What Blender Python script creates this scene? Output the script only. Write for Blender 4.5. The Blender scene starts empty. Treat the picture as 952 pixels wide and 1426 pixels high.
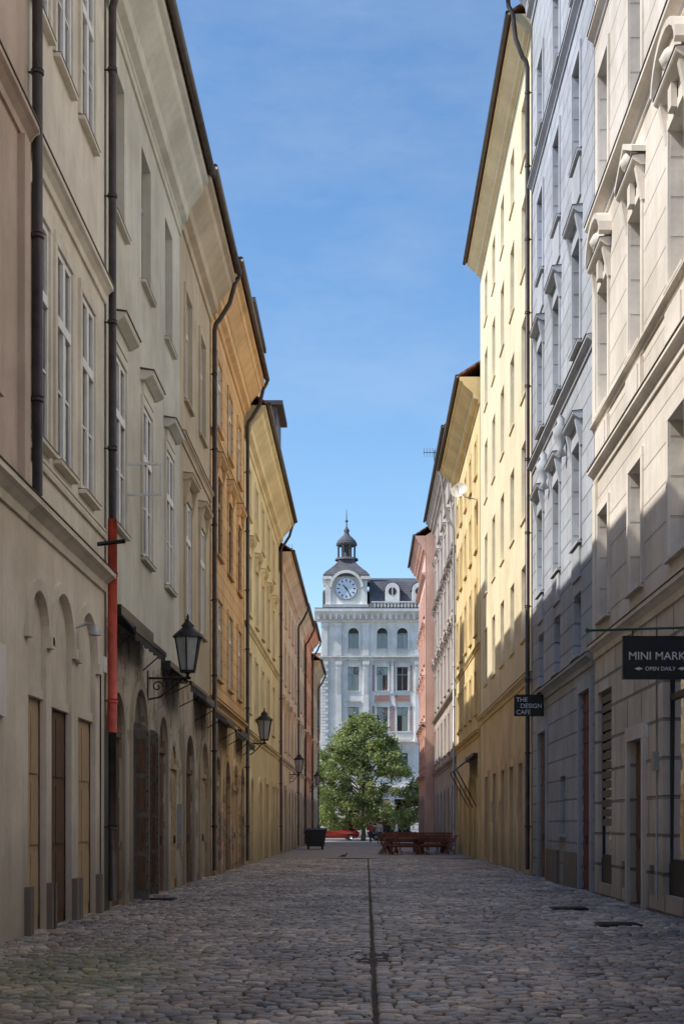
import bpy, math, random
import numpy as np
from mathutils import Vector, Matrix
random.seed(7); rng=np.random.RandomState(5)
S=bpy.context.scene
COL=S.collection
# ------------------------------------------------------------------ materials
def newmat(name):
    m=bpy.data.materials.new(name); m.use_nodes=True
    nt=m.node_tree; b=nt.nodes['Principled BSDF']
    return m,nt,b
def c4(c,k=1.0): return (min(c[0]*k,1),min(c[1]*k,1),min(c[2]*k,1),1)
def mixc(nt,fac,a,b,mode='MIX'):
    n=nt.nodes.new('ShaderNodeMix'); n.data_type='RGBA'; n.blend_type=mode
    for sock,val in ((n.inputs[0],fac),(n.inputs[6],a),(n.inputs[7],b)):
        if hasattr(val,'links'): nt.links.new(val,sock)
        else: sock.default_value=val
    return n.outputs[2]
def mrange(nt,val,a,b,c=0,d=1):
    n=nt.nodes.new('ShaderNodeMapRange'); nt.links.new(val,n.inputs[0])
    for i,x in zip((1,2,3,4),(a,b,c,d)): n.inputs[i].default_value=x
    return n.outputs[0]
def noise(nt,vec,scale,detail=3,rough=.6,stretch=None):
    if stretch:
        mp=nt.nodes.new('ShaderNodeMapping'); mp.inputs['Scale'].default_value=stretch
        nt.links.new(vec,mp.inputs[0]); vec=mp.outputs[0]
    n=nt.nodes.new('ShaderNodeTexNoise'); n.inputs['Scale'].default_value=scale
    n.inputs['Detail'].default_value=detail; n.inputs['Roughness'].default_value=rough
    nt.links.new(vec,n.inputs['Vector']); return n.outputs['Fac']
def math2(nt,op,a,b):
    n=nt.nodes.new('ShaderNodeMath'); n.operation=op
    for i,v in enumerate((a,b)):
        if hasattr(v,'links'): nt.links.new(v,n.inputs[i])
        else: n.inputs[i].default_value=v
    return n.outputs[0]
def bump(nt,b,h,strength=.3,dist=.02,prev=None):
    n=nt.nodes.new('ShaderNodeBump'); n.inputs['Strength'].default_value=strength; n.inputs['Distance'].default_value=dist
    nt.links.new(h,n.inputs['Height'])
    if prev is not None: nt.links.new(prev,n.inputs['Normal'])
    nt.links.new(n.outputs[0],b.inputs['Normal']); return n.outputs[0]
def plaster(name,col,dirt=.5,block=None,peel=0,axis='Y',var=.22,rough=.88,mort=.55):
    m,nt,b=newmat(name); g=nt.nodes.new('ShaderNodeNewGeometry'); P=g.outputs['Position']
    big=noise(nt,P,.45,5,.68); st=noise(nt,P,1.0,4,.65,(2.6,2.6,.14)); fine=noise(nt,P,8,4,.72)
    c=mixc(nt,mrange(nt,big,.36,.62),c4((col[0],col[1]*.98,col[2]*.95),1-var),c4(col,1.06))
    c=mixc(nt,mrange(nt,st,.48,.74,0,.45*dirt+.1),c,c4(col,.45))
    c=mixc(nt,mrange(nt,fine,.4,.68,0,.24),c,c4(col,.72))
    if peel>0:
        pn=noise(nt,P,1.3,7,.68)
        c=mixc(nt,mrange(nt,pn,.54-.06*peel,.57-.04*peel,0,.75),c,(.27,.2,.14,1))
        pn2=noise(nt,P,2.2,6,.7,(1,1.3,.7))
        c=mixc(nt,mrange(nt,pn2,.57,.59,0,.65),c,(.64,.57,.47,1))
    sp=nt.nodes.new('ShaderNodeSeparateXYZ'); nt.links.new(P,sp.inputs[0])
    zz=math2(nt,'ADD',sp.outputs[2],mrange(nt,st,.3,.7,-.9,.9))
    c=mixc(nt,mrange(nt,zz,1.6,0.1,0,.55*dirt+.15),c,c4((.16,.14,.12)))
    nrm=bump(nt,b,fine,.3,.02)
    if block:
        cb=nt.nodes.new('ShaderNodeCombineXYZ'); nt.links.new(sp.outputs[0 if axis=='X' else 1],cb.inputs[0]); nt.links.new(sp.outputs[2],cb.inputs[1])
        br=nt.nodes.new('ShaderNodeTexBrick'); nt.links.new(cb.outputs[0],br.inputs[0])
        br.inputs['Scale'].default_value=1; br.inputs['Brick Width'].default_value=block[0]; br.inputs['Row Height'].default_value=block[1]
        br.inputs['Mortar Size'].default_value=block[2]; br.inputs['Mortar Smooth'].default_value=.4
        br.inputs['Color1'].default_value=(1,1,1,1); br.inputs['Color2'].default_value=(.88,.88,.88,1); br.inputs['Mortar'].default_value=(mort,mort,mort,1)
        c=mixc(nt,1.0,c,br.outputs['Color'],'MULTIPLY')
        inv=math2(nt,'SUBTRACT',1.0,br.outputs['Fac'])
        bump(nt,b,inv,.8,.04,nrm)
    nt.links.new(c,b.inputs['Base Color']); b.inputs['Roughness'].default_value=rough
    b.inputs['Specular IOR Level'].default_value=.25
    return m
def simple(name,col,rough=.6,metal=0,var=.25,scale=6,bmp=.1,stretch=None):
    m,nt,b=newmat(name); g=nt.nodes.new('ShaderNodeNewGeometry'); P=g.outputs['Position']
    f=noise(nt,P,scale,3,.65,stretch)
    nt.links.new(mixc(nt,mrange(nt,f,.3,.7),c4(col,1-var),c4(col,1+var)),b.inputs['Base Color'])
    b.inputs['Roughness'].default_value=rough; b.inputs['Metallic'].default_value=metal
    if bmp: bump(nt,b,f,bmp,.01)
    return m
def glassmat():
    m=bpy.data.materials.new('window_glass'); m.use_nodes=True; nt=m.node_tree
    for n in list(nt.nodes): nt.nodes.remove(n)
    o=nt.nodes.new('ShaderNodeOutputMaterial'); mx=nt.nodes.new('ShaderNodeMixShader')
    t=nt.nodes.new('ShaderNodeBsdfTransparent'); t.inputs[0].default_value=(.75,.8,.8,1)
    gl=nt.nodes.new('ShaderNodeBsdfGlossy'); gl.inputs['Roughness'].default_value=.02; gl.inputs[0].default_value=(.95,.97,1,1)
    fr=nt.nodes.new('ShaderNodeFresnel'); fr.inputs[0].default_value=2.3
    g=nt.nodes.new('ShaderNodeNewGeometry'); f=noise(nt,g.outputs['Position'],2.2,2,.5)
    bp=nt.nodes.new('ShaderNodeBump'); bp.inputs['Strength'].default_value=.15; bp.inputs['Distance'].default_value=.025
    nt.links.new(f,bp.inputs['Height']); nt.links.new(bp.outputs[0],gl.inputs['Normal'])
    nt.links.new(fr.outputs[0],mx.inputs[0]); nt.links.new(t.outputs[0],mx.inputs[1]); nt.links.new(gl.outputs[0],mx.inputs[2]); nt.links.new(mx.outputs[0],o.inputs[0])
    return m
def tiles(name,col):
    m,nt,b=newmat(name); g=nt.nodes.new('ShaderNodeNewGeometry'); P=g.outputs['Position']
    f=noise(nt,P,1.2,5,.7)
    sp=nt.nodes.new('ShaderNodeSeparateXYZ'); nt.links.new(P,sp.inputs[0])
    w=math2(nt,'SINE',math2(nt,'MULTIPLY',sp.outputs[2],28.0),0); w2=math2(nt,'SINE',math2(nt,'MULTIPLY',math2(nt,'ADD',sp.outputs[1],sp.outputs[0]),30.0),0)
    nt.links.new(mixc(nt,mrange(nt,f,.3,.7),c4(col,.55),c4(col,1.15)),b.inputs['Base Color'])
    bump(nt,b,math2(nt,'ADD',w,w2),.5,.03); b.inputs['Roughness'].default_value=.85
    return m
M={}
M['glass']=glassmat()
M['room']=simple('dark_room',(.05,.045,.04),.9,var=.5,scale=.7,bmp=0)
M['curtain']=simple('curtain_fabric',(.75,.72,.66),.9,var=.1,scale=3,stretch=(8,8,.3))
M['white']=simple('white_window_paint',(.84,.83,.8),.5,var=.08,scale=5)
M['brownf']=simple('brown_window_paint',(.2,.11,.06),.5,var=.2)
M['greyf']=simple('grey_window_paint',(.3,.3,.3),.5,var=.15)
M['darkm']=simple('dark_iron',(.03,.029,.031),.45,.5,var=.3,scale=12)
M['pipe']=simple('painted_pipe',(.06,.047,.043),.4,.3,var=.4,scale=3)
M['pipered']=simple('red_pipe_paint',(.56,.08,.05),.5,0,var=.3,scale=4)
M['pipegrey']=simple('zinc_pipe',(.4,.41,.42),.45,.4,var=.2,scale=5)
M['sheet']=simple('sheet_metal',(.11,.09,.08),.5,.4,var=.3,scale=4)
M['wood']=simple('dark_door_wood',(.13,.07,.04),.55,var=.45,scale=5,stretch=(6,6,.6),bmp=.3)
M['woodl']=simple('light_door_wood',(.5,.36,.22),.6,var=.25,scale=5,stretch=(6,6,.6),bmp=.3)
M['iron']=simple('weathered_iron_door',(.15,.135,.12),.6,.1,var=.35,scale=14)
M['roof']=tiles('roof_tiles',(.28,.11,.06))
M['rooft']=tiles('slate_roof',(.12,.12,.135))
M['awn']=simple('awning_fabric',(.04,.035,.036),.85,var=.3,scale=3)
M['stone']=plaster('stone_trim',(.55,.48,.4),.5)
M['plinth']=plaster('stone_plinth',(.3,.26,.23),.7)
# ------------------------------------------------------------------ geometry helpers
class G:
    def __init__(s): s.v=[]; s.f=[]
    def add(s,vs,fs):
        o=len(s.v); s.v.extend([tuple(p) for p in vs]); s.f.extend([tuple(i+o for i in f) for f in fs])
BOXF=[(0,1,2,3),(7,6,5,4),(0,4,5,1),(1,5,6,2),(2,6,7,3),(3,7,4,0)]
def mesh_obj(name,g,mat,parent=None,loc=(0,0,0),smooth=False):
    me=bpy.data.meshes.new(name); L=Vector(loc)
    me.from_pydata([tuple(Vector(p)-L) for p in g.v],[],g.f)
    me.materials.append(mat); 
    if smooth: me.polygons.foreach_set('use_smooth',[True]*len(me.polygons))
    me.update()
    o=bpy.data.objects.new(name,me); COL.objects.link(o)
    if parent: o.parent=parent
    else: o.location=L
    return o
def WP(u,v,w): return (u,w,v)
class Ob:
    """one named real-world object: an Empty with mesh parts as children. P maps (along, up, outward) to world"""
    def __init__(s,name,P=None,loc=None):
        s.name=name; s.P=P or WP; s.parts={}; s.open=[]; s.loc=loc
    def g(s,key,mat,smooth=False):
        k=(key,mat.name,smooth)
        if k not in s.parts: s.parts[k]=(G(),mat)
        return s.parts[k][0]
    def box(s,key,mat,u0,u1,v0,v1,w0,w1):
        P=s.P; s.g(key,mat).add([P(u0,v0,w0),P(u1,v0,w0),P(u1,v1,w0),P(u0,v1,w0),P(u0,v0,w1),P(u1,v0,w1),P(u1,v1,w1),P(u0,v1,w1)],BOXF)
    def poly(s,key,mat,pts): s.g(key,mat).add([s.P(*p) for p in pts],[tuple(range(len(pts)))])
    def prof(s,key,mat,u0,u1,pts):
        n=len(pts); vs=[s.P(u0,v,w) for w,v in pts]+[s.P(u1,v,w) for w,v in pts]
        fs=[(i,(i+1)%n,n+(i+1)%n,n+i) for i in range(n)]+[tuple(range(n)),tuple(range(2*n-1,n-1,-1))]
        s.g(key,mat).add(vs,fs)
    def extr(s,key,mat,pts,w0,w1):   # polygon in u,v extruded in w
        n=len(pts); vs=[s.P(u,v,w0) for u,v in pts]+[s.P(u,v,w1) for u,v in pts]
        fs=[(i,(i+1)%n,n+(i+1)%n,n+i) for i in range(n)]+[tuple(range(n)),tuple(range(2*n-1,n-1,-1))]
        s.g(key,mat).add(vs,fs)
    def tube(s,key,mat,pts,r,seg=10):
        pts=[Vector(s.P(*p)) for p in pts]; vs=[];fs=[]; n=len(pts); pa=None
        for i,p in enumerate(pts):
            d=(pts[min(i+1,n-1)]-pts[max(i-1,0)]).normalized()
            if pa is None:
                up=Vector((0,0,1)) if abs(d.z)<.9 else Vector((1,0,0)); a=d.cross(up)
            else: a=pa-d*pa.dot(d)
            a.normalize(); b=d.cross(a); pa=a
            rr=r[i] if isinstance(r,(list,tuple)) else r
            for k in range(seg):
                t=2*math.pi*k/seg; vs.append(p+a*math.cos(t)*rr+b*math.sin(t)*rr)
        for i in range(n-1):
            for k in range(seg):
                fs.append((i*seg+k,i*seg+(k+1)%seg,(i+1)*seg+(k+1)%seg,(i+1)*seg+k))
        fs.append(tuple(range(seg))); fs.append(tuple(range(n*seg-1,(n-1)*seg-1,-1)))
        s.g(key,mat,True).add(vs,fs)
    def lathe(s,key,mat,c,prof,seg=16,smooth=True,rot=0):
        vs=[];fs=[]
        for r,h in prof:
            for k in range(seg):
                t=2*math.pi*k/seg+rot; vs.append(s.P(c[0]+r*math.cos(t),h,c[1]+r*math.sin(t)))
        for i in range(len(prof)-1):
            for k in range(seg): fs.append((i*seg+k,i*seg+(k+1)%seg,(i+1)*seg+(k+1)%seg,(i+1)*seg+k))
        fs.append(tuple(range(seg))); fs.append(tuple(range(len(prof)*seg-1,(len(prof)-1)*seg-1,-1)))
        s.g(key,mat,smooth).add(vs,fs)
    def finish(s):
        allv=[p for (g,m) in s.parts.values() for p in g.v]
        a=np.array(allv); lo=a.min(0);hi=a.max(0)
        loc=s.loc or ((lo[0]+hi[0])/2,(lo[1]+hi[1])/2,lo[2])
        e=bpy.data.objects.new(s.name,None); e.empty_display_size=.3; COL.objects.link(e); e.location=loc
        for (key,mn,sm),(g,m) in s.parts.items():
            mesh_obj(key,g,m,e,loc,sm)
        return e
def left(c=4.34): return lambda u,v,w:(-c+w,u,v)
def right(c=4.72): return lambda u,v,w:(c-w,u,v)

# ------------------------------------------------------------------ facade parts
def glazing(B,a,b,v0,v1,rev,fm,cols=2,trans=.68,bars=0,curt=None,room=.25,ft=.055):
    d=-rev; a+=.002;b-=.002;v0+=.002;v1-=.002; mw=ft*.85
    B.box('window_frames',fm,a,a+ft,v0,v1,d-.04,d+.035); B.box('window_frames',fm,b-ft,b,v0,v1,d-.04,d+.035)
    B.box('window_frames',fm,a+ft,b-ft,v0,v0+ft*1.3,d-.04,d+.033); B.box('window_frames',fm,a+ft,b-ft,v1-ft,v1,d-.04,d+.033)
    us=[a+ft+(b-a-2*ft)*i/cols for i in range(cols+1)]
    for u in us[1:-1]: B.box('window_frames',fm,u-mw,u+mw,v0+ft*1.3,v1-ft,d-.03,d+.042)
    vs=[v0+ft,v1-ft]
    if trans: 
        t=v0+(v1-v0)*trans; vs=[v0+ft,t,v1-ft]
        B.box('window_frames',fm,a+ft,b-ft,t-mw,t+mw,d-.03,d+.052)
    if bars:
        for k in range(1,bars+1):
            t=vs[0]+(vs[1]-vs[0])*k/(bars+1); B.box('window_frames',fm,a+ft,b-ft,t-.018,t+.018,d-.02,d+.02)
    for i in range(len(us)-1):
        for j in range(len(vs)-1):
            tx=random.uniform(-.01,.01); ty=random.uniform(-.008,.008)
            B.poly('glass',M['glass'],[(us[i],vs[j],d-tx-ty),(us[i+1],vs[j],d+tx-ty),(us[i+1],vs[j+1],d+tx+ty),(us[i],vs[j+1],d-tx+ty)])
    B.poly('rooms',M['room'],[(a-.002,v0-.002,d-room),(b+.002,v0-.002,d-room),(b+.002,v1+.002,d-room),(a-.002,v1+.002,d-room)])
    if curt is None: curt=random.random()<.55
    if curt:
        w=(b-a)*random.uniform(.2,.48); n=7
        for (x0,x1) in ((a+.01,a+w),(b-w,b-.01)):
            if random.random()<.8:
                vb=v0 if random.random()<.7 else v0+(v1-v0)*random.uniform(.2,.5)
                for k in range(n):
                    p=x0+(x1-x0)*k/n; q=x0+(x1-x0)*(k+1)/n; z1=d-.08-(.03 if k%2 else 0); z2=d-.08-(0 if k%2 else .03)
                    B.poly('curtains',M['curtain'],[(p,vb,z1),(q,vb,z2),(q,v1,z2),(p,v1,z1)])
def window(B,u,v0,v1,w=1.1,rev=.16,fm=None,style='plain',trim=None,cols=2,trans=.68,bars=0,sill=None,curt=None,ft=.055,sp=.1):
    fm=fm or M['white']; trim=trim or M['stone']; a,b=u-w/2,u+w/2; room=.25
    B.open.append((a,b,v0,v1,rev+room)); glazing(B,a,b,v0,v1,rev,fm,cols,trans,bars,curt,room,ft)
    e=.003
    B.box('sills',trim,a-.1,b+.1,v0-.07,v0-.012,-.02,sp)
    if sill: B.box('sill_flashing',sill,a-.1,b+.1,v0-.0115,v0-e,-.02,sp+.01)
    if style!='plain':
        t=.14
        B.box('window_surrounds',trim,a-t,a-e,v0,v1+e,-.02,.045); B.box('window_surrounds',trim,b+e,b+t,v0,v1+e,-.02,.045)
        B.box('window_surrounds',trim,a-t,b+t,v1+e*2,v1+t+.02,-.02,.048)
    if style in('hood','pediment','curved'):
        h=v1+.42
        B.box('window_surrounds',trim,a-.1,b+.1,v1+t+.024,h-.002,-.02,.03)
        B.prof('window_surrounds',trim,a-.24,b+.24,[(-.02,h),(.08,h),(.2,h+.07),(.22,h+.1),(.22,h+.15),(-.02,h+.17)])
        B.prof('window_surrounds',M['sheet'],a-.25,b+.25,[(-.02,h+.173),(.235,h+.153),(.235,h+.163),(-.02,h+.19)])
        for q in (a-.12,b+.12): B.prof('window_surrounds',trim,q-.07,q+.07,[(-.02,v1-.15),(.05,v1-.15),(.16,h-.003),(-.02,h-.003)])
    if style=='pediment':
        B.extr('window_surrounds',trim,[(a-.24,h+.195),(b+.24,h+.195),(u,h+.6)],-.02,.14)
        for sgn in (-1,1):
            x0=u+sgn*(w/2+.28)
            B.extr('window_surrounds',trim,[(x0,h+.2),(u,h+.62),(u,h+.72),(x0,h+.3)],-.02,.24)
    if style=='curved':
        n=10; R=w/2+.26; pts=[(u-R*math.cos(math.pi*k/n),h+.2+.55*math.sin(math.pi*k/n)) for k in range(n+1)]
        B.extr('window_surrounds',trim,pts,-.02,.13)
        for k in range(n):
            p,q=pts[k],pts[k+1]; s1=1.1
            B.extr('window_surrounds',trim,[p,q,(u+(q[0]-u)*s1,h+.2+(q[1]-h-.2)*s1+.05),(u+(p[0]-u)*s1,h+.2+(p[1]-h-.2)*s1+.05)],-.02,.25)
def door(B,u,w,top,rev=.3,mat=None,arch=True,tymp=True,trim=None,wallmat=None,panels=3):
    """rect or round-arched doorway with panelled double door"""
    mat=mat or M['wood']; a,b=u-w/2,u+w/2; rise=w/2 if arch else 0; sp=top-rise
    B.open.append((a,b,0,top,rev)); n=12
    if arch:
        arc=[(u-w/2*math.cos(math.pi*k/n),sp+w/2*math.sin(math.pi*k/n)) for k in range(n+1)]
        for k in range(n):
            p,q=arc[k],arc[k+1]
            B.poly('walls',wallmat,[(p[0],p[1],0),(q[0],q[1],0),(q[0],top,0),(p[0],top,0)])
            B.poly('walls',wallmat,[(p[0],p[1],0),(q[0],q[1],0),(q[0],q[1],-rev+.01),(p[0],p[1],-rev+.01)])
        if trim:
            for k in range(n):
                p,q=arc[k],arc[k+1]; f=1+.2/(w/2)
                P2=lambda r,f:(u+(r[0]-u)*f,sp+(r[1]-sp)*f)
                B.extr('door_surrounds',trim,[P2(p,1.01),P2(q,1.01),P2(q,f),P2(p,f)],-.02,.06)
            for x0,x1 in((a-.2,a-.005),(b+.005,b+.2)): B.box('door_surrounds',trim,x0,x1,-.05,sp-.003,-.02,.06)
    elif trim:
        for x0,x1 in((a-.2,a-.004),(b+.004,b+.2)): B.box('door_surrounds',trim,x0,x1,-.05,top-.003,-.02,.06)
        B.box('door_surrounds',trim,a-.2,b+.2,top+.003,top+.25,-.02,.065)
    d=-rev+.06
    B.box('doors',mat,a+.002,b-.002,-.03,top-.002 if not arch else sp+w/2*.98,d-.05,d)
    for k,(x0,x1) in enumerate(((a+.08,u-.03),(u+.03,b-.08))):
        hh=(sp if sp>1.5 else top)-.3; 
        for j in range(panels):
            y0=.2+(hh)*j/panels; y1=.2+hh*(j+1)/panels-.12
            B.box('doors',mat,x0,x1,y0,y1,d-.01,d+.025); 
            if y1-y0>.3: B.box('doors',mat,x0+.07,x1-.07,y0+.08,y1-.08,d+.02,d+.04)
    if tymp and arch:
        B.box('doors',mat,a+.01,b-.01,sp-.08,sp+.04,d-.01,d+.06)
    B.box('door_handle',M['sheet'],u+.05,u+.09,1.0,1.18,d+.02,d+.07)
def shop(B,u0,u1,v0,v1,rev=.2,fm=None,cols=2,base=.5):
    fm=fm or M['darkm']; B.open.append((u0,u1,v0,v1,rev+.6)); glazing(B,u0,u1,v0+base,v1,rev,fm,cols,.8,0,False,.6)
    if base>0: B.box('shopfronts',fm,u0+.003,u1-.003,v0+.003,v0+base,-rev-.05,-rev+.05)
def walls(B,mat,u0,u1,v0,v1,key='walls'):
    us={u0,u1};vs={v0,v1}; op=[o for o in B.open if o[2]<v1-1e-6 and o[3]>v0+1e-6]
    for o in op:
        for x in o[:2]:
            if u0<x<u1: us.add(x)
        for x in o[2:4]:
            if v0<x<v1: vs.add(x)
    us=sorted(us);vs=sorted(vs)
    for i in range(len(us)-1):
        for j in range(len(vs)-1):
            cu=(us[i]+us[i+1])/2;cv=(vs[j]+vs[j+1])/2
            if any(o[0]<cu<o[1] and o[2]<cv<o[3] for o in op): continue
            B.poly(key,mat,[(us[i],vs[j],0),(us[i+1],vs[j],0),(us[i+1],vs[j+1],0),(us[i],vs[j+1],0)])
    for a,b,c,d,r in op:
        c2=max(c,v0); d2=min(d,v1)
        B.poly(key,mat,[(a,c2,0),(a,d2,0),(a,d2,-r),(a,c2,-r)]); B.poly(key,mat,[(b,c2,0),(b,d2,0),(b,d2,-r),(b,c2,-r)])
        if c>=v0: B.poly(key,mat,[(a,c,0),(b,c,0),(b,c,-r),(a,c,-r)])
        if d<=v1: B.poly(key,mat,[(a,d,0),(b,d,0),(b,d,-r),(a,d,-r)])
def course(B,mat,u0,u1,v,h=.22,w=.16,cap=True):
    B.prof('string_courses',mat,u0,u1,[(-.02,v-h),(.04,v-h),(.05,v-h*.6),(w*.7,v-h*.35),(w,v-h*.25),(w,v),(-.02,v+.03)])
    if cap: B.prof('string_courses',M['sheet'],u0,u1,[(-.02,v+.033),(w+.015,v+.003),(w+.02,v+.013),(-.02,v+.05)])
def shell(B,wm,u0,u1,H,ov=.6,ch=1.0,trim=None,roof=None,depth=10,pitch=.65,gut=True,dent=False):
    trim=trim or wm; roof=roof or M['roof']; e=.006; k=ch
    B.prof('cornice',trim,u0+e,u1-e,[(-.02,H-k),(.07*ov,H-k),(.1*ov,H-k*.86),(.3*ov,H-k*.8),(.34*ov,H-k*.62),(.5*ov,H-k*.5),(.8*ov,H-k*.3),(.86*ov,H-k*.18),(ov,H-k*.14),(ov,H),(-.02,H)])
    if dent:
        x=u0+.3
        while x<u1-.3: B.box('cornice',trim,x,x+.18,H-k*.62,H-k*.36,.0,.62*ov); x+=.5
    B.prof('roof',roof,u0+e,u1-e,[(ov+.08,H+.005),(ov+.08,H+.09),(-depth/2,H+.09+(depth/2+ov)*pitch),(-depth-.3,H+.09+.0),(-depth-.3,H+.005),(-depth/2,H+(depth/2+ov)*pitch-.02)])
    ee=.012
    for q in(u0+ee,u1-ee):
        B.poly('side_walls',wm,[(q,-.1,-.001),(q,-.1,-depth),(q,H,-depth),(q,H+depth/2*pitch+.1,-depth/2),(q,H,0)])
    B.poly('side_walls',wm,[(u0+ee,-.1,-depth),(u1-ee,-.1,-depth),(u1-ee,H,-depth),(u0+ee,H,-depth)])
    if gut: B.tube('gutter',M['sheet'],[(u0+e,H+.03,ov+.12),(u1-e,H+.03,ov+.12)],.075,8)
def chimney(B,u,w,v,h,mat):
    B.box('chimney',mat,u-.5,u+.5,v,v+h,w-.3,w+.3); B.box('chimney',mat,u-.56,u+.56,v+h,v+h+.12,w-.36,w+.36)
def drainpipe(P,u,top,ov,vg,mat,bot=.1,r=.065,red=None,neck=True):
    D=Ob('drainpipe',P)
    pts=[(u,bot,.12),(u,top,.12)]
    if neck:
        pts+= [(u,top+.18,.16),(u,top+.3,.26),(u,top+.42+.25*(vg-top-.4),.12+.6*ov),(u,vg-.45,ov-.02),(u,vg-.25,ov+.1),(u,vg-.02,ov+.12)]
    if red:
        D.tube('pipe',mat,[(u,bot,.12),(u,red[0],.12)],r); D.tube('red_pipe_section',M['pipered'],[(u,red[0]+.002,.12),(u,red[1],.12)],r+.012)
        D.tube('pipe',mat,[(u,red[1]+.002,.12)]+pts[1:],r)
    else: D.tube('pipe',mat,pts,r)
    v=bot+1.2
    while v<top:
        if red and red[0]-.1<v<red[1]: D.tube('collars',M['pipered'],[(u,v,.12),(u,v+.06,.12)],r+.026)
        else: D.tube('collars',mat,[(u,v,.12),(u,v+.06,.12)],r+.016)
        D.box('brackets',mat,u-.015,u+.015,v+.02,v+.04,-.02,.06); v+=2.1
    D.finish()

# ================================================================== LEFT ROW
cream=plaster('cream_plaster',(.82,.76,.65),.4); beige=plaster('beige_plaster',(.82,.74,.63),.5)
pinkt=plaster('tan_pink_plaster',(.62,.5,.42),.4)
greyg=plaster('grey_green_plaster',(.73,.71,.61),.45); greyb=plaster('weathered_base_plaster',(.7,.65,.54),.7,peel=.6)
tan=plaster('tan_plaster',(.66,.55,.4),.55); tanb=plaster('tan_base_plaster',(.66,.55,.42),.7,peel=.9)
orange=plaster('orange_plaster',(.85,.56,.31),.4,block=(3.0,.42,.03),mort=.78); orangeb=plaster('orange_base_plaster',(.78,.57,.35),.6,peel=.6)
yel=plaster('yellow_plaster',(.9,.78,.54),.35); yelb=plaster('ochre_plaster',(.84,.7,.46),.55)
pink=plaster('salmon_plaster',(.87,.69,.54),.4); pale=plaster('pale_plaster',(.85,.76,.6),.4); brick2=plaster('red_orange_plaster',(.82,.5,.33),.4)

PL=left()
B=Ob('tan_pink_building',PL)
for u in np.arange(-28,17.5,2.6):
    window(B,u,6.5,9.3,1.1,.08,style='frame',trim=pinkt); window(B,u,12.2,14.6,1.1,.08,style='frame',trim=pinkt)
for u in (-24,-14,-4,5): door(B,u,2.2,4.2,trim=M['stone'],wallmat=beige)
walls(B,beige,-30,18.35,-.1,5.3); walls(B,pinkt,-30,18.35,5.3,16.3)
course(B,beige,-30,18.33,5.57,.3,.2); course(B,pinkt,-30,18.3,10.3,.25,.18)
shell(B,pinkt,-30,18.35,16.4,.7)
B.box('pilaster',pinkt,17.9,18.2,5.62,10.04,-.02,.09)
B.box('notice_board',M['white'],16.5,17.15,2.7,3.55,-.01,.05)
B.finish()
drainpipe(PL,18.45,15.6,.7,16,M['pipe'],5.65,.068,neck=False)
B=Ob('cream_building',PL)
for u in (19.05,20.55,22.3):
    window(B,u,6.5,9.5,1.04,.02,style='frame',trim=cream,bars=1,trans=.66,curt=2,sill=M['sheet'],ft=.085,sp=.12); window(B,u,12.15,14.7,1.04,.02,style='frame',trim=cream,sill=M['sheet'],ft=.085,curt=2,bars=1)
def niche(B,u,w,top,door_top,wallm,doorm):
    a,b=u-w/2,u+w/2; n=12; sp=top-w/2; rev=.09
    B.open.append((a,b,0,top,rev))
    arc=[(u-w/2*math.cos(math.pi*k/n),sp+w/2*math.sin(math.pi*k/n)) for k in range(n+1)]
    for k in range(n):
        p,q=arc[k],arc[k+1]
        B.poly('walls',wallm,[(p[0],p[1],0),(q[0],q[1],0),(q[0],top,0),(p[0],top,0)])
        B.poly('walls',wallm,[(p[0],p[1],0),(q[0],q[1],0),(q[0],q[1],-rev),(p[0],p[1],-rev)])
        f=1+.16/(w/2); P2=lambda r,f:(u+(r[0]-u)*f,sp+(r[1]-sp)*f)
        B.extr('arch_mouldings',wallm,[P2(p,1.01),P2(q,1.01),P2(q,f),P2(p,f)],-.02,.045)
    B.box('imposts',wallm,a-.22,a-.004,sp-.16,sp-.003,-.02,.07); B.box('imposts',wallm,b+.004,b+.22,sp-.16,sp-.003,-.02,.07)
    B.box('arch_infill',wallm,a+.002,b-.002,door_top,top-.002,-rev-.06,-rev+.02)
    B.box('arch_infill',wallm,a+.002,b-.002,door_top-.14,door_top-.002,-rev-.06,-rev+.05)
    B.box('doors',doorm,a+.002,b-.002,-.03,door_top-.145,-rev-.08,-rev-.02)
    for s0,s1 in((a+.08,u-.03),(u+.03,b-.08)):
        for j in range(3): B.box('doors',doorm,s0,s1,.2+j*.95,1.02+j*.95,-rev-.03,-rev+.0)
    B.box('piers',M['plinth'],a-.2,a-.004,-.1,.62,-.02,.08); B.box('piers',M['plinth'],b+.004,b+.2,-.1,.62,-.02,.08)
niche(B,18.98,1.05,4.5,3.25,beige,M['woodl']); niche(B,20.5,1.35,4.7,3.2,beige,M['wood']); niche(B,22.35,1.4,4.7,3.2,beige,M['woodl'])
walls(B,beige,18.35,23.8,-.1,5.3); walls(B,cream,18.35,23.8,5.3,16)
course(B,beige,18.35,23.78,5.57,.3,.2); course(B,cream,18.35,23.78,10.32,.28,.16); course(B,cream,18.35,23.78,6.28,.14,.06,False)
B.tube('flag_holder',M['darkm'],[(23.2,5.95,.0),(23.2,6.0,.45)],.035)
B.tube('wall_light',M['pipegrey'],[(21.4,4.35,0),(21.4,4.42,.2),(21.4,4.38,.3)],.022); B.lathe('wall_light',M['pipegrey'],(21.4,.3),[(.02,4.4),(.06,4.37),(.1,4.26),(.095,4.24)],12)
B.box('alarm_box',M['white'],23.3,23.5,3.9,4.15,-.01,.1); B.tube('cable',M['pipe'],[(23.4,3.9,.015),(23.4,.3,.015)],.012,6)
shell(B,cream,18.35,23.8,16.1,.6); B.finish()
drainpipe(PL,23.9,15.0,.64,16.0,M['pipe'],.15,.066,(2.95,6.5))
B=Ob('grey_green_building',PL)
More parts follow.
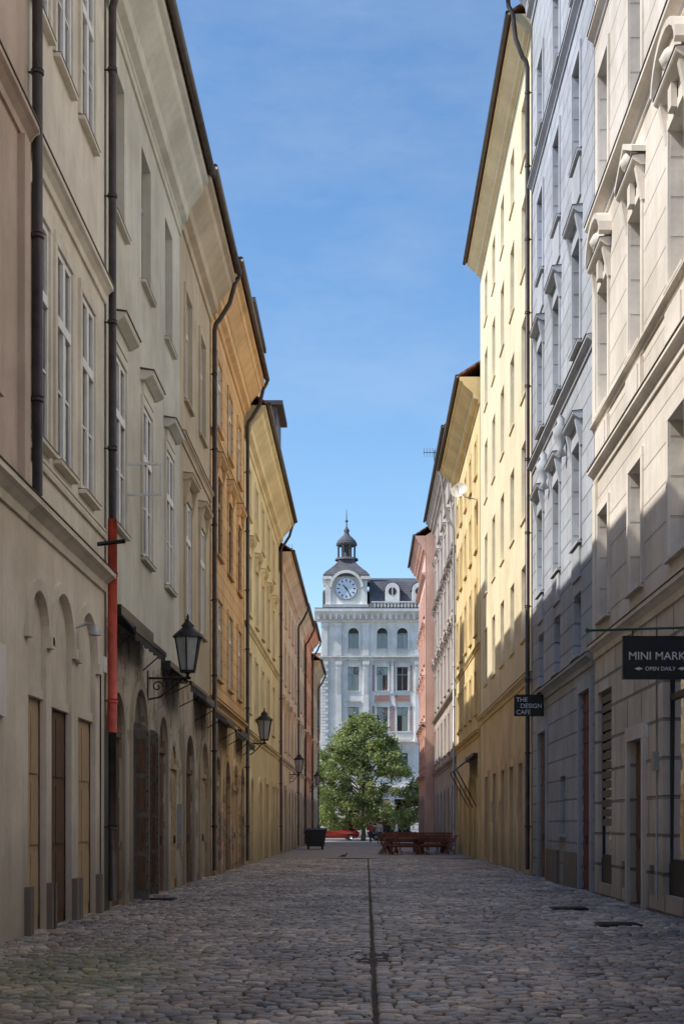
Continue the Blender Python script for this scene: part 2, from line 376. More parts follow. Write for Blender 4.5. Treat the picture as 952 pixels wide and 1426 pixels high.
for u in (25.2,28.35,31.6):
    window(B,u,6.6,9.55,1.2,.02,style='frame',trim=greyg,bars=1,trans=.66,sill=M['sheet'],curt=2,ft=.085); window(B,u,11.95,14.55,1.2,.2,style='plain',trim=greyg,fm=M['greyf'],sill=M['sheet'])
    h=9.98; B.box('window_hoods',greyg,u-.62,u+.62,9.73,h-.004,-.02,.06); B.prof('window_hoods',greyg,u-.78,u+.78,[(-.02,h),(.1,h),(.24,h+.08),(.26,h+.16),(-.02,h+.19)]); B.prof('window_hoods',M['sheet'],u-.8,u+.8,[(-.02,h+.2),(.28,h+.165),(.28,h+.18),(-.02,h+.23)])
door(B,24.85,1.35,3.7,mat=M['wood'],trim=M['stone'],wallmat=greyb,rev=.12); door(B,27.4,1.7,4.0,mat=M['iron'],trim=M['stone'],wallmat=greyb,rev=.14)
door(B,30.4,1.35,3.7,mat=M['wood'],trim=M['stone'],wallmat=greyb,rev=.12); door(B,32.4,.9,3.2,mat=M['woodl'],wallmat=greyb,rev=.1)
walls(B,greyb,24.0,33.4,-.1,4.9); walls(B,greyg,24.0,33.4,4.9,16.5)
course(B,greyg,24.0,33.4,15.3,.18,.08,False)
def leaf(u,wd,h):
    n=8; pts=[(.07,.05),(wd,.05),(wd,h-wd*.6)]+[(.07+(wd-.07)*math.cos(math.pi/2*k/n),h-wd*.6+wd*.6*math.sin(math.pi/2*k/n)) for k in range(1,n+1)]
    B.prof('open_door_leaf',M['iron'],u-.025,u+.025,pts)
    for j in range(4): B.box('open_door_leaf',M['wood'],u-.045,u+.045,.22+j*.72,.84+j*.72,.12,wd-.05)
    for j in range(12): B.lathe('open_door_studs',M['darkm'],(u-.03,wd-.02),[(.014,.2+j*.26),(.014,.23+j*.26)],6)
leaf(26.45,.34,3.3); leaf(28.4,.24,3.3)
v0,v1=7.35,7.95; u=25.9
B.box('open_casement',M['white'],u-.02,u+.02,v0,v0+.045,.0,.66);B.box('open_casement',M['white'],u-.02,u+.02,v1-.045,v1,.0,.66)
B.box('open_casement',M['white'],u-.02,u+.02,v0+.045,v1-.045,.0,.05);B.box('open_casement',M['white'],u-.02,u+.02,v0+.045,v1-.045,.61,.66);B.box('open_casement',M['white'],u-.018,u+.018,v0+.045,v1-.045,.315,.345)
B.box('meter_cabinet',M['pipegrey'],33.0,33.3,1.0,1.9,-.01,.1)
shell(B,greyg,24.0,33.4,16.5,.66,1.3); B.finish()
B=Ob('tan_building',PL)
for u in (34.9,37.9):
    window(B,u,6.4,9.2,1.15,.03,style='hood',trim=tan,curt=2,ft=.08); window(B,u,11.6,14.2,1.15,.1,style='frame',trim=tan,ft=.07)
door(B,35.0,1.7,3.6,mat=M['wood'],trim=M['stone'],wallmat=tanb,rev=.12); door(B,38.2,1.7,3.6,mat=M['woodl'],trim=M['stone'],wallmat=tanb,rev=.12)
walls(B,tanb,33.4,39.9,-.1,5.0); walls(B,tan,33.4,39.9,5.0,16.6); course(B,tan,33.4,39.88,10.6,.2,.12)
shell(B,tan,33.4,39.9,16.7,.7,1.3); B.finish()
drainpipe(PL,40.0,15.2,.7,16.95,M['pipe'],.15)
# spray-painted shutter material: overlapping scribbled colour bands
def graffiti():
    m,nt,b=newmat('graffiti_paint'); g=nt.nodes.new('ShaderNodeNewGeometry'); P=g.outputs['Position']
    a1=noise(nt,P,1.8,3,.6); a2=noise(nt,P,2.9,4,.7,(1,1,1.6)); a3=noise(nt,P,4.5,2,.5)
    c=mixc(nt,mrange(nt,a1,.5,.53),(.45,.36,.28,1),(.72,.2,.3,1)); c=mixc(nt,mrange(nt,a2,.55,.57),c,(.75,.72,.68,1)); c=mixc(nt,mrange(nt,a3,.58,.6),c,(.08,.1,.2,1))
    nt.links.new(c,b.inputs['Base Color']); b.inputs['Roughness'].default_value=.6; return m
B=Ob('orange_building',PL)
for u in (42.3,45.6,48.9):
    for v0,v1,st in((5.7,8.0,'frame'),(9.3,11.6,'hood'),(13.0,15.0,'frame')): window(B,u,v0,v1,1.3,.06,style=st,trim=orange,fm=M['brownf'] if st=='hood' else M['white'],ft=.07)
for i,u in enumerate((41.6,44.5,47.3,49.8)): door(B,u,1.5,3.4,mat=M['wood'] if i%2 else M['woodl'],trim=orangeb,wallmat=orangeb,rev=.12)
gr=graffiti(); B.box('graffiti_panel',gr,42.6,43.5,.15,2.1,-.01,.02); B.box('graffiti_panel',gr,45.5,46.3,.15,1.9,-.01,.02)
walls(B,orangeb,40.1,51.0,-.1,4.8); walls(B,orange,40.1,51.0,4.8,17.2); course(B,orange,40.1,50.95,5.0,.25,.16); course(B,orange,40.1,50.95,12.5,.15,.1)
shell(B,orange,40.1,51.0,17.2,.72,1.3); B.finish()
drainpipe(PL,51.1,15.6,.7,17.4,M['pipe'],.15)
B=Ob('yellow_building',PL)
for u in (53.2,56.6,60,63.4,66.8):
    for v0,v1 in((5.6,7.8),(9.2,11.4),(12.8,14.6)): window(B,u,v0,v1,1.2,.1,style='hood' if v0==9.2 else 'frame',trim=yel,ft=.07)
for u in (54,58.4,62.2,66.5,69): door(B,u,1.3,3.2,mat=M['woodl'] if u<60 else M['wood'],trim=yelb,wallmat=yelb,arch=u<60,rev=.12)
walls(B,yelb,51.2,71,-.1,4.6); walls(B,yel,51.2,71,4.6,16.3); course(B,yel,51.2,70.9,4.85,.2,.14); course(B,yel,51.2,70.9,8.7,.15,.1)
shell(B,yel,51.2,71,16.4,.75,1.2)
B.box('attic_storey',pale,54.5,60.0,16.6,21.2,-4,-.05); B.box('attic_storey',M['sheet'],54.3,60.2,21.2,21.4,-4.2,.15)
B.box('dormer',M['sheet'],67,70.5,16.6,21.0,-2.5,.15); B.box('dormer',M['sheet'],66.8,70.7,21.0,21.2,-2.7,.45)
B.finish()
drainpipe(PL,71.1,15.0,.7,16.7,M['pipe'],.15)
specs=[('salmon_building',71.2,89.4,15.0,pink,4.34),('pale_building',89.6,100,15.2,pale,4.34),('red_orange_building',100.2,111,15.6,brick2,4.26),('ochre_building',111.2,121.5,14.2,yelb,4.18)]
for nm,a,b,H,mt,c in specs:
    B=Ob(nm,left(c)); n=max(3,int((b-a)/3.2)); 
    for i in range(n):
        u=a+(b-a)*(i+.5)/n
        for k,v0 in enumerate((5.4,8.9,12.0)): window(B,u,v0,v0+ (2.0 if k<2 else 1.4),1.1,.1,style='hood' if k==0 else 'frame',trim=mt)
        door(B,u,1.5,3.3,mat=M['wood'],trim=M['stone'],wallmat=mt,arch=i%2==0,rev=.15)
    walls(B,mt,a,b,-.1,H); course(B,mt,a,b,4.8,.2,.14); shell(B,mt,a,b,H,.62,.9)
    chimney(B,b-2,-1.5,H+1,2.2,mt)
    B.finish(); drainpipe(left(c),b+.02,H-1.3,.6,H+.05,M['pipe'],.15)

# ================================================================== RIGHT ROW
PR=right()
rcream=plaster('warm_white_plaster',(.83,.76,.67),.4,block=(30,.62,.025),mort=.72); rct=plaster('warm_white_trim',(.83,.77,.69),.35)
rbase=plaster('warm_white_rustication',(.77,.7,.61),.45,block=(1.3,.62,.035),mort=.45)
blue=plaster('grey_blue_plaster',(.52,.55,.6),.4,block=(1.5,.5,.03),mort=.65); bluet=plaster('grey_blue_trim',(.53,.56,.605),.35)
py=plaster('pale_yellow_plaster',(.87,.77,.54),.25,var=.12); pyb=plaster('yellow_base_plaster',(.84,.69,.44),.4)
py2=plaster('deep_yellow_plaster',(.86,.68,.36),.35); greyst=plaster('grey_stucco',(.54,.48,.43),.55); rpink=plaster('rose_plaster',(.8,.52,.42),.4)
B=Ob('warm_white_building',PR)
cols=[28.55,25.15,21.75,18.35]+list(np.arange(14.9,-28,-3.4))
for i,u in enumerate(cols):
    window(B,u,5.55,7.7,1.15,.28,style='frame',trim=rct,fm=M['greyf'])
    window(B,u,9.75,12.2,1.15,.28,style='curved' if i%2==0 else 'pediment',trim=rct,fm=M['greyf'])
    window(B,u,14.1,16.6,1.15,.28,style='frame',trim=rct,fm=M['greyf'],sill=M['sheet']); window(B,u,18.5,20.7,1.15,.28,style='frame',trim=rct,fm=M['greyf']); window(B,u,22,23.3,1.15,.28,trim=rct)
    B.box('balustrade_panels',rct,u-.7,u+.7,8.75,9.4,-.02,.07); B.box('balustrade_panels',rct,u-.55,u+.55,8.85,9.32,.06,.1)
    B.box('window_keystones',rct,u-.12,u+.12,12.24,12.6,.05,.14); B.lathe('window_keystones',rct,(u,.1),[(.02,12.75),(.16,12.9),(.2,13.0),(.12,13.15),(.02,13.2)],8)
shop(B,27.7,29.3,.25,4.1,.12,cols=1); door(B,25.1,1.3,2.9,mat=M['wood'],arch=False,trim=rct,rev=.18)
shop(B,20.6,22.9,.3,4.1,.15); door(B,18.6,1.5,3.2,mat=M['wood'],arch=False,trim=rct)
for k in range(14): B.box('shop_shutter',M['iron'],27.78,29.22,1.4+k*.19,1.4+k*.19+.14,-.1,-.06)
for u in (26.4,23.8): B.open.append((u-.2,u+.2,.25,.75,.15)); B.box('cellar_vents',M['darkm'],u-.195,u+.195,.255,.745,-.14,-.1)
walls(B,rbase,-30,29.75,-.1,4.9); walls(B,rcream,-30,29.75,4.9,24.6)
course(B,rct,-30,29.7,5.1,.28,.16); course(B,rct,-30,29.7,8.7,.25,.16); course(B,rct,-30,29.7,9.62,.12,.12,False); course(B,rct,-30,29.7,13.75,.3,.22); course(B,rct,-30,29.7,17.7,.2,.16)
B.box('quoins',rct,29.3,29.7,5.15,8.4,-.02,.06); B.box('quoins',rct,29.3,29.7,9.66,13.4,-.02,.06)
B.tube('conduit',M['pipegrey'],[(23.3,.2,.02),(23.3,4.6,.02)],.014,6); B.box('house_number_plate',M['white'],24.1,24.32,2.9,3.1,-.01,.015); B.box('junction_box',M['pipegrey'],23.2,23.4,2.3,2.6,.0,.09)
shell(B,rcream,-30,29.75,24.6,.75,1.2,dent=True); B.finish()

B=Ob('grey_blue_building',PR)
for i,u in enumerate((32.2,35.6,38.9)):
    window(B,u,5.2,6.6,1.1,.24,style='plain',trim=bluet,fm=M['greyf'],trans=None)
    window(B,u,7.7,9.9,1.15,.24,style='hood',trim=bluet,fm=M['greyf']); window(B,u,12.1,14.4,1.15,.24,style='hood',trim=bluet,fm=M['greyf'],sill=M['sheet'])
    window(B,u,16.3,18.5,1.15,.24,style='frame',trim=bluet,fm=M['greyf'],sill=M['sheet']); window(B,u,20.2,22.2,1.15,.24,style='frame',trim=bluet,fm=M['greyf'],sill=M['sheet'])
    B.box('window_aprons',bluet,u-.6,u+.6,6.9,7.58,-.02,.05); B.box('window_aprons',bluet,u-.6,u+.6,15.3,16.15,-.02,.04)
for u in (33.9,37.2):
    B.lathe('ornament_vase',bluet,(u,.14),[(.03,10.1),(.13,10.15),(.06,10.3),(.16,10.55),(.2,10.75),(.08,10.9),(.1,11.0),(.02,11.1)],10)
door(B,30.9,1.5,4.3,mat=simple('maroon_shutter',(.17,.045,.035),.6,var=.2,scale=3,stretch=(1,1,12)),arch=False,trim=bluet,wallmat=blue,panels=12,rev=.12)
window(B,34.6,1.2,2.6,.9,.14,trim=bluet,fm=M['greyf']); door(B,38.4,1.6,3.9,mat=M['wood'],arch=False,trim=bluet,rev=.12)
walls(B,blue,29.8,40.9,-.1,25); course(B,bluet,29.8,40.85,5.0,.25,.18); course(B,bluet,29.8,40.85,11.6,.22,.16); course(B,bluet,29.8,40.85,19.6,.22,.16)
B.box('plinth',M['plinth'],31.9,34.0,-.1,.8,-.02,.07);B.box('plinth',M['plinth'],35.2,37.4,-.1,.8,-.02,.07)
shell(B,blue,29.8,40.9,25.4,.6,1.2,dent=True); B.finish()
drainpipe(PR,41.1,23.1,.56,25.1,M['pipe'],.15)

B=Ob('pale_yellow_building',PR)
for u in (43.2,46.6,50,53.4,56.8):
    for v0,v1 in((7.0,9.2),(10.6,12.9),(14.3,16.6),(18.0,20.2),(21.4,23.2)): window(B,u,v0,v1,1.25,.2,style='plain',trim=py,fm=M['greyf'],sp=.05)
for u in (43.6,46.3,49.2,52.5,56): door(B,u,1.15,3.3,mat=M['woodl'] if u<50 else M['wood'],arch=False,trim=pyb,rev=.15)
for u in (44.9,51,54.2): B.open.append((u-.25,u+.25,1.5,2.3,.2)); B.box('small_vents',M['darkm'],u-.245,u+.245,1.505,2.295,-.19,-.12)
walls(B,pyb,41.2,59.6,-.1,5.6); walls(B,py,41.2,59.6,5.6,24.6); course(B,py,41.2,59.55,5.8,.25,.16)
shell(B,py,41.2,59.6,24.7,.55,.6); B.finish()
B=Ob('deep_yellow_building',PR)
for u in (61.8,65,68.2,71.4,74):
    for v0,v1 in((6.2,8.0),(9.6,11.8),(13.2,15.2),(16.4,17.9)): window(B,u,v0,v1,1.1,.16,style='frame',trim=py2)
    door(B,u,1.4,3.4,mat=M['wood'],trim=py2,wallmat=pyb)
walls(B,pyb,59.8,75.6,-.1,5.2); walls(B,py2,59.8,75.6,5.2,20); course(B,py2,59.8,75.5,5.4,.25,.16); course(B,py2,59.8,75.5,9.0,.15,.1)
shell(B,py2,59.8,75.6,20.1,.85,1.1); chimney(B,70,-1.5,21.3,2.5,greyst); B.finish()
drainpipe(PR,75.75,17,.8,20.3,M['pipegrey'],.15)
B=Ob('grey_stucco_building',PR)
for i in range(6):
    u=78+i*4
    for k,(v0,v1) in enumerate(((5.6,7.8),(9.2,11.6),(13.2,15.4),(16.8,18.8),(20,21.2))): window(B,u,v0,v1,1.3,.2,style=('frame','pediment','hood','hood','frame')[k],trim=greyst)
    door(B,u,1.6,3.6,mat=M['wood'],trim=greyst,wallmat=greyst)
walls(B,greyst,75.9,99.8,-.1,22.3)
for v in (5,8.6,12.5,16.2): course(B,greyst,75.9,99.8,v,.25,.2)
shell(B,greyst,75.9,99.8,22.5,.6,1.0,dent=True); B.finish()
B=Ob('rose_building',right(4.1))
for i in range(4):
    u=101.7+i*3
    for k,(v0,v1) in enumerate(((5.6,7.8),(9.2,11.4),(12.8,15.0),(16.2,18.0))): window(B,u,v0,v1,1.1,.16,style='hood' if k<3 else 'frame',trim=rpink)
    door(B,u,1.5,3.4,mat=M['wood'],trim=M['stone'],wallmat=rpink)
walls(B,rpink,100,112.5,-.1,21.5)
for v in (5,8.6,19): course(B,rpink,100,112.5,v,.25,.25)
shell(B,rpink,100,112.5,21.6,.7,1.2,dent=True); B.finish()

# ================================================================== CLOCK BUILDING
CY=150.
PC=lambda u,v,w:(u,CY-w,v)
cw=plaster('white_stone_facade',(.86,.84,.8),.35,axis='X'); cwr=plaster('white_rusticated_base',(.78,.76,.72),.4,block=(1.4,.5,.05),axis='X')
redp=plaster('red_brick_panel',(.6,.33,.28),.3,block=(.5,.16,.02),axis='X')
shade=plaster('grey_stone_frieze',(.66,.65,.62),.4,axis='X')
B=Ob('clock_tower_building',PC)
wc=[-1.35,1.65,3.75,6.9,9.0,12.2,14.4,17.6,19.8]
for u in wc:
    window(B,u,6.6,9.0,1.15,.3,style='frame',trim=cw,fm=M['greyf']); window(B,u,11.2,13.8,1.15,.3,style='hood',trim=cw,fm=M['greyf'])
    window(B,u,15.5,18.0,1.15,.3,style='hood' if u>0 else 'pediment',trim=cw,fm=M['greyf'])
    window(B,u,19.9,21.5,1.1,.3,style='plain',trim=cw,fm=M['greyf'],trans=None)
    n=10; pts=[(u-.55*math.cos(math.pi*k/n),21.505+.55*math.sin(math.pi*k/n)) for k in range(n+1)]
    B.extr('arched_window_heads',M['room'],pts,-.02,.02)
    for k in range(n):
        p,q=pts[k],pts[k+1]; f=1.32; B.extr('window_surrounds',cw,[p,q,(u+(q[0]-u)*f,21.5+(q[1]-21.5)*f),(u+(p[0]-u)*f,21.5+(p[1]-21.5)*f)],-.02,.12)
    B.box('window_surrounds',cw,u-.74,u-.56,19.9,21.5,-.02,.12);B.box('window_surrounds',cw,u+.56,u+.74,19.9,21.5,-.02,.12)
    B.box('aprons',shade,u-.6,u+.6,19.2,19.75,-.02,.06)
    if u>0:
        B.box('brick_panels',redp,u-.75,u+.75,14.35,15.05,-.02,.05)
        for s in(-1,1):
            B.box('brick_panels',redp,u+s*.93-.08,u+s*.93+.08,11.0,13.9,-.02,.05); B.box('brick_panels',redp,u+s*.93-.08,u+s*.93+.08,15.45,18.2,-.02,.05)
    shop(B,u-.85,u+.85,.3,4.2,.4,M['wood'],2,.4)
walls(B,cwr,-4.75,22,-.1,5.3); walls(B,cw,-4.75,22,5.3,23.2)
for v,w in((5.5,.35),(10.2,.3),(19.1,.35)): course(B,cw,-5.0,22,v,.45,w,False)
for u in (-4.35,-2.9,-.05,5.35,8.0,10.6,16.0):
    for v0,v1 in((5.55,9.7),(10.25,18.6),(19.15,22.6)): B.box('pilasters',cw,u-.3,u+.3,v0,v1,-.02,.22)
    B.box('pilasters',cw,u-.38,u+.38,22.2,22.58,.2,.32); B.box('pilasters',shade,u-.2,u+.2,15.2,17.8,.2,.24); B.box('pilasters',cw,u-.36,u+.36,18.2,18.55,.2,.3)
for u in (2.7,7.95):
    B.box('pilasters',cw,u-.14,u+.14,15.2,18.6,-.02,.15)
for k in range(40): B.box('quoins',cw,-4.8,-4.0 if k%2 else -4.25,5.7+k*.32,5.93+k*.32,.21,.29)
B.prof('main_cornice',cw,-5.4,22,[(-.02,22.65),(.15,22.65),(.2,23.0),(.55,23.25),(.95,23.6),(1.05,23.7),(1.05,24.0),(-.02,24.05)])
B.prof('main_cornice',M['sheet'],-5.42,22,[(-.02,24.06),(1.08,24.005),(1.08,24.03),(-.02,24.09)])
x=-5.1
while x<22: B.box('main_cornice',cw,x,x+.25,22.9,23.45,.1,.8); x+=.62
B.prof('mansard_roof',M['rooft'],.3,22,[(.7,24.1),(.2,24.5),(-1.7,27.2),(-6,28.3),(-12,24),(-12,24.1)])
B.prof('mansard_roof',M['rooft'],-4.7,.3,[(-4.4,24.1),(-4.4,26.5),(-6,27),(-12,24)])
B.poly('side_walls',cw,[(-4.74,-.1,0),(-4.74,-.1,-12),(-4.74,24,-12),(-4.74,24,0)])
for bx0,bx1,bv in((-2.6,-.4,10.25),(.7,4.7,10.25)):
    B.box('balcony',cw,bx0,bx1,bv,bv+.15,.25,1.0)
    t=bx0+.08
    while t<bx1: B.box('balcony',cw,t,t+.12,bv+.15,bv+.85,.85,.95); t+=.3
    B.box('balcony',cw,bx0,bx1,bv+.853,bv+.98,.8,1.0)
tx=-2.1; hw=2.15
B.box('tower_base',cw,tx-hw,tx+hw,24.1,27.4,-4.3,.05)
for s in(-1,1): B.box('tower_pilasters',cw,tx+s*(hw-.25)-.28,tx+s*(hw-.25)+.28,24.3,27.0,.04,.2)
B.prof('tower_base',cw,tx-hw-.2,tx+hw+.2,[(-4.5,24.2),(.3,24.2),(.35,24.5),(-4.5,24.55)])
n=14; cv=26.15
ring=[(math.cos(2*math.pi*k/24),math.sin(2*math.pi*k/24)) for k in range(24)]
B.extr('clock_surround',shade,[(tx+1.35*c,cv+1.35*s) for c,s in ring],.03,.16)
dial=simple('clock_dial_enamel',(.68,.75,.84),.4,var=.05)
B.extr('clock_dial',dial,[(tx+1.1*c,cv+1.1*s) for c,s in ring],.1,.2)
B.extr('clock_dial',M['greyf'],[(tx+1.18*c,cv+1.18*s) for c,s in ring],.1,.185)
for k in range(12):
    t=math.pi/6*k; c,s=math.sin(t),math.cos(t)
    B.extr('clock_numerals',M['darkm'],[(tx+c*.72-s*.055,cv+s*.72+c*.055),(tx+c*.97-s*.055,cv+s*.97+c*.055),(tx+c*.97+s*.055,cv+s*.97-c*.055),(tx+c*.72+s*.055,cv+s*.72-c*.055)],.19,.215)
for ang,L,wd in((-42,.55,.09),(150,.85,.06)):
    t=math.radians(ang); c,s=math.sin(t),math.cos(t)
    B.extr('clock_hands',M['darkm'],[(tx-c*.15-s*wd,cv-s*.15+c*wd),(tx+c*L-s*wd*.3,cv+s*L+c*wd*.3),(tx+c*L+s*wd*.3,cv+s*L-c*wd*.3),(tx-c*.15+s*wd,cv-s*.15-c*wd)],.21,.235)
for k in range(n):
    t0,t1=math.pi*k/n,math.pi*(k+1)/n
    B.extr('tower_arched_cornice',cw,[(tx-1.5*math.cos(t0),cv+.1+1.5*math.sin(t0)),(tx-1.5*math.cos(t1),cv+.1+1.5*math.sin(t1)),(tx-1.78*math.cos(t1),cv+.1+1.78*math.sin(t1)),(tx-1.78*math.cos(t0),cv+.1+1.78*math.sin(t0))],-.1,.5)
for s in(-1,1): B.box('tower_cornice',cw,*(sorted((tx+s*1.5,tx+s*(hw+.35)))),27.1,27.42,-4.5,.42)
B.extr('tower_gable',cw,[(tx-1.5*math.cos(math.pi*k/n),cv+.1+1.5*math.sin(math.pi*k/n)) for k in range(n+1)],-.6,.04)
tc=(tx,-2.15); k2=math.sqrt(2)
B.lathe('tower_roof',M['rooft'],tc,[(2.4*k2,27.43),(2.42*k2,27.6),(2.15*k2,27.95),(1.65*k2,28.4),(1.2*k2,28.85),(.9*k2,29.25),(.85*k2,29.5)],4,False,math.pi/4)
B.lathe('tower_roof',M['rooft'],tc,[(1.25,29.5),(1.2,29.7),(.55,29.72),(.55,31.0),(1.1,31.05),(1.12,31.25),(.95,31.6),(.6,31.95),(.32,32.2),(.24,32.5),(.34,32.65),(.2,32.85),(.07,33.1),(.04,34.2),(.02,34.9)],12)
for k in range(8):
    t=math.pi*k/4+math.pi/8; cx,cz=tx+.92*math.cos(t),-2.15+.92*math.sin(t); B.box('lantern_posts',M['rooft'],cx-.1,cx+.1,29.7,31.06,cz-.1,cz+.1)
B.lathe('finial',M['sheet'],tc,[(.02,33.5),(.16,33.62),(.16,33.74),(.02,33.86)],10)
for u in (2.7,5.5,9.5,13.5,17.5):
    n=10; pts=[(u-.75,24.6)]+[(u-.75*math.cos(math.pi*k/n),26.0+.75*math.sin(math.pi*k/n)) for k in range(n+1)]+[(u+.75,24.6)]
    B.extr('dormers',cw,pts,-2.2,.25); B.extr('dormers',M['rooft'],[(u-.9*math.cos(math.pi*k/n),26.0+.9*math.sin(math.pi*k/n)) for k in range(n+1)],-2.3,.1)
    B.extr('dormers',M['room'],[(u+.42*c,25.85+.42*s) for c,s in ring],.2,.27); B.extr('dormers',cw,[(u+.05,25.43),(u+.05,26.27),(u-.05,26.27),(u-.05,25.43)],.2,.3)
x=.8
while x<22: B.box('roof_balustrade',cw,x,x+.12,24.1,24.6,.72,.84); x+=.35
B.box('roof_balustrade',cw,.5,22,24.6,24.72,.68,.88)
B.finish()
def backbuilding(name,P,a,b,H,mt,n):
    B=Ob(name,P)
    for i in range(n):
        u=a+(b-a)*(i+.5)/n
        for v0 in np.arange(5.4,H-2.8,3.8): window(B,u,v0,v0+2.1,1.2,.2,style='frame',trim=M['stone'])
        shop(B,u-.9,u+.9,.2,3.6,.3,M['wood'],2,.4)
    walls(B,mt,a,b,-.1,H); course(B,M['stone'],a,b,4.7,.3,.2); shell(B,mt,a,b,H,.6,.9); B.finish()
bp=plaster('brick_red_plaster',(.6,.3,.2),.4,axis='X')
backbuilding('brick_red_building',lambda u,v,w:(u,172-w,v),-34,-4.9,19,bp,10)
backbuilding('ochre_corner_building',lambda u,v,w:(u,156-w,v),22.2,52,19,yelb,9)

# ================================================================== GROUND
def sheet(name,x0,x1,y0,y1,z,mat):
    g=G(); g.add([(x0,y0,z),(x1,y0,z),(x1,y1,z),(x0,y1,z)],[(0,1,2,3)]); return mesh_obj(name,g,mat,None,((x0+x1)/2,(y0+y1)/2,z))
gm=simple('earth_and_paving',(.2,.19,.17),.9,var=.3,scale=.5)
sheet('ground',-1500,1500,-800,2500,-.12,gm)
def farcob():
    m,nt,b=newmat('cobblestone_paving'); g=nt.nodes.new('ShaderNodeNewGeometry'); P=g.outputs['Position']
    br=nt.nodes.new('ShaderNodeTexBrick'); nt.links.new(P,br.inputs[0]); br.inputs['Scale'].default_value=1
    br.inputs['Brick Width'].default_value=.15; br.inputs['Row Height'].default_value=.12; br.inputs['Mortar Size'].default_value=.012; br.inputs['Mortar Smooth'].default_value=.6
    br.inputs['Color1'].default_value=(.32,.29,.27,1); br.inputs['Color2'].default_value=(.44,.39,.36,1); br.inputs['Mortar'].default_value=(.13,.12,.1,1)
    f=noise(nt,P,.6,5,.6); c=mixc(nt,1,br.outputs['Color'],mixc(nt,mrange(nt,f,.3,.7),(.7,.7,.7,1),(1.2,1.15,1.1,1)),'MULTIPLY')
    nt.links.new(c,b.inputs['Base Color']); b.inputs['Roughness'].default_value=.6
    bump(nt,b,math2(nt,'SUBTRACT',1.,br.outputs['Fac']),.6,.02); return m
fc=farcob()
bed=simple('joint_sand',(.06,.052,.044),.95,var=.5,scale=9)
Y0,Y1=5.,62.
e=bpy.data.objects.new('cobblestone_street',None); COL.objects.link(e)
def child(o): o.parent=e; return o
child(sheet('joint_bed',-4.6,5.0,Y0-.3,Y1+.1,-.04,bed))
child(sheet('far_cobbles',-4.6,5.0,Y1+.1,126,.0,fc))
child(sheet('near_cobbles',-4.6,5.0,-30,Y0-.3,.0,fc))
V=[];Fc=[];Cc=[]
gx=.07
def wav(x,y): return .06*math.sin(x*1.1+y*.21)+.035*math.sin(x*2.3+1.7+y*.5)+.02*math.sin(x*4.1+y*.9)
def height(x,y): return -.012*math.exp(-((x-gx)/.3)**2)+.013*math.sin(x*1.3+y*.7)+.01*math.sin(y*1.1-x*.5)-.006
def patch(x,y): # broad wear and staining, stone by stone
    return .5*math.sin(x*.9+y*.23)*math.sin(y*.31+x*.2)+.3*math.sin(x*1.9-y*.57+1)+.2*math.sin(y*.83+x*2.7)
def stone(cx,cy,hx,hy,k=1.0):
    base=len(V); h=height(cx,cy)+random.uniform(-.009,.008); tx=random.gauss(0,.05); ty=random.gauss(0,.06)
    j=[(random.uniform(-.01,.008),random.uniform(-.01,.008)) for _ in range(4)]
    for ins,dz in((0,-.06),(.001,-.018),(.009,-.005),(.028,.002)):
        for q,(sx,sy) in enumerate(((-1,-1),(1,-1),(1,1),(-1,1))):
            x=sx*(hx-ins)+j[q][0]; y=sy*(hy-ins)+j[q][1]
            V.append((cx+x,cy+y,h+dz+(x*tx+y*ty if dz>-.03 else 0)))
    for a in(0,4,8):
        for q in range(4): Fc.append((base+a+q,base+a+(q+1)%4,base+a+4+(q+1)%4,base+a+4+q))
    Fc.append((base+12,base+13,base+14,base+15))
    t=random.random(); v=k*random.uniform(.6,1.35)*(1+.28*patch(cx,cy))
    if t<.45: c=(.37,.335,.32)
    elif t<.7: c=(.44,.365,.315)
    elif t<.86: c=(.31,.315,.34)
    elif t<.95: c=(.24,.215,.2)
    else: c=(.55,.49,.42)
    ms=max(0,1-math.hypot((cx+3.0)/1.6,(cy-13.5)/4))*random.uniform(.2,1.2)
    c=tuple(ci*v*(1-min(ms,.7))+gi*min(ms,.7) for ci,gi in zip(c,(.16,.21,.08)))
    Cc.extend([(*c,1)]*16)
y=Y0
while y<Y1:
    rh=random.uniform(.105,.135)
    for x0,x1 in((-4.5,gx-.016),(gx+.016,4.9)):
        x=x0
        while x<x1-.05:
            w=min(random.uniform(.1,.21),x1-x)
            if x1-x-w<.06: w=x1-x
            cx=x+w/2
            if abs(cx)<max(2.8,y*.27+1.2): stone(cx,y+wav(cx,y),w/2-.006+random.uniform(-.003,.001),rh/2-.005+random.uniform(-.004,.001))
            x+=w
    y+=rh
me=bpy.data.meshes.new('stones'); me.from_pydata(V,[],Fc); me.polygons.foreach_set('use_smooth',[True]*len(Fc))
ca=me.color_attributes.new('tint','FLOAT_COLOR','POINT'); ca.data.foreach_set('color',np.array(Cc,dtype=np.float32).ravel())
m,nt,b=newmat('cobblestone'); at=nt.nodes.new('ShaderNodeAttribute'); at.attribute_name='tint'
g=nt.nodes.new('ShaderNodeNewGeometry'); f=noise(nt,g.outputs['Position'],42,4,.7); f2=noise(nt,g.outputs['Position'],.7,4,.65)
c=mixc(nt,1,at.outputs['Color'],mixc(nt,mrange(nt,f,.3,.7),(.6,.6,.6,1),(1.35,1.3,1.22,1)),'MULTIPLY')
c=mixc(nt,1,c,mixc(nt,mrange(nt,f2,.38,.62),(.68,.68,.7,1),(1.22,1.17,1.1,1)),'MULTIPLY')
nt.links.new(c,b.inputs['Base Color']); nt.links.new(mrange(nt,f,.2,.8,.3,.6),b.inputs['Roughness']); bump(nt,b,f,.4,.012)
me.materials.append(m); o=bpy.data.objects.new('stones',me); COL.objects.link(o); o.parent=e
g=G(); R=random.Random(4)
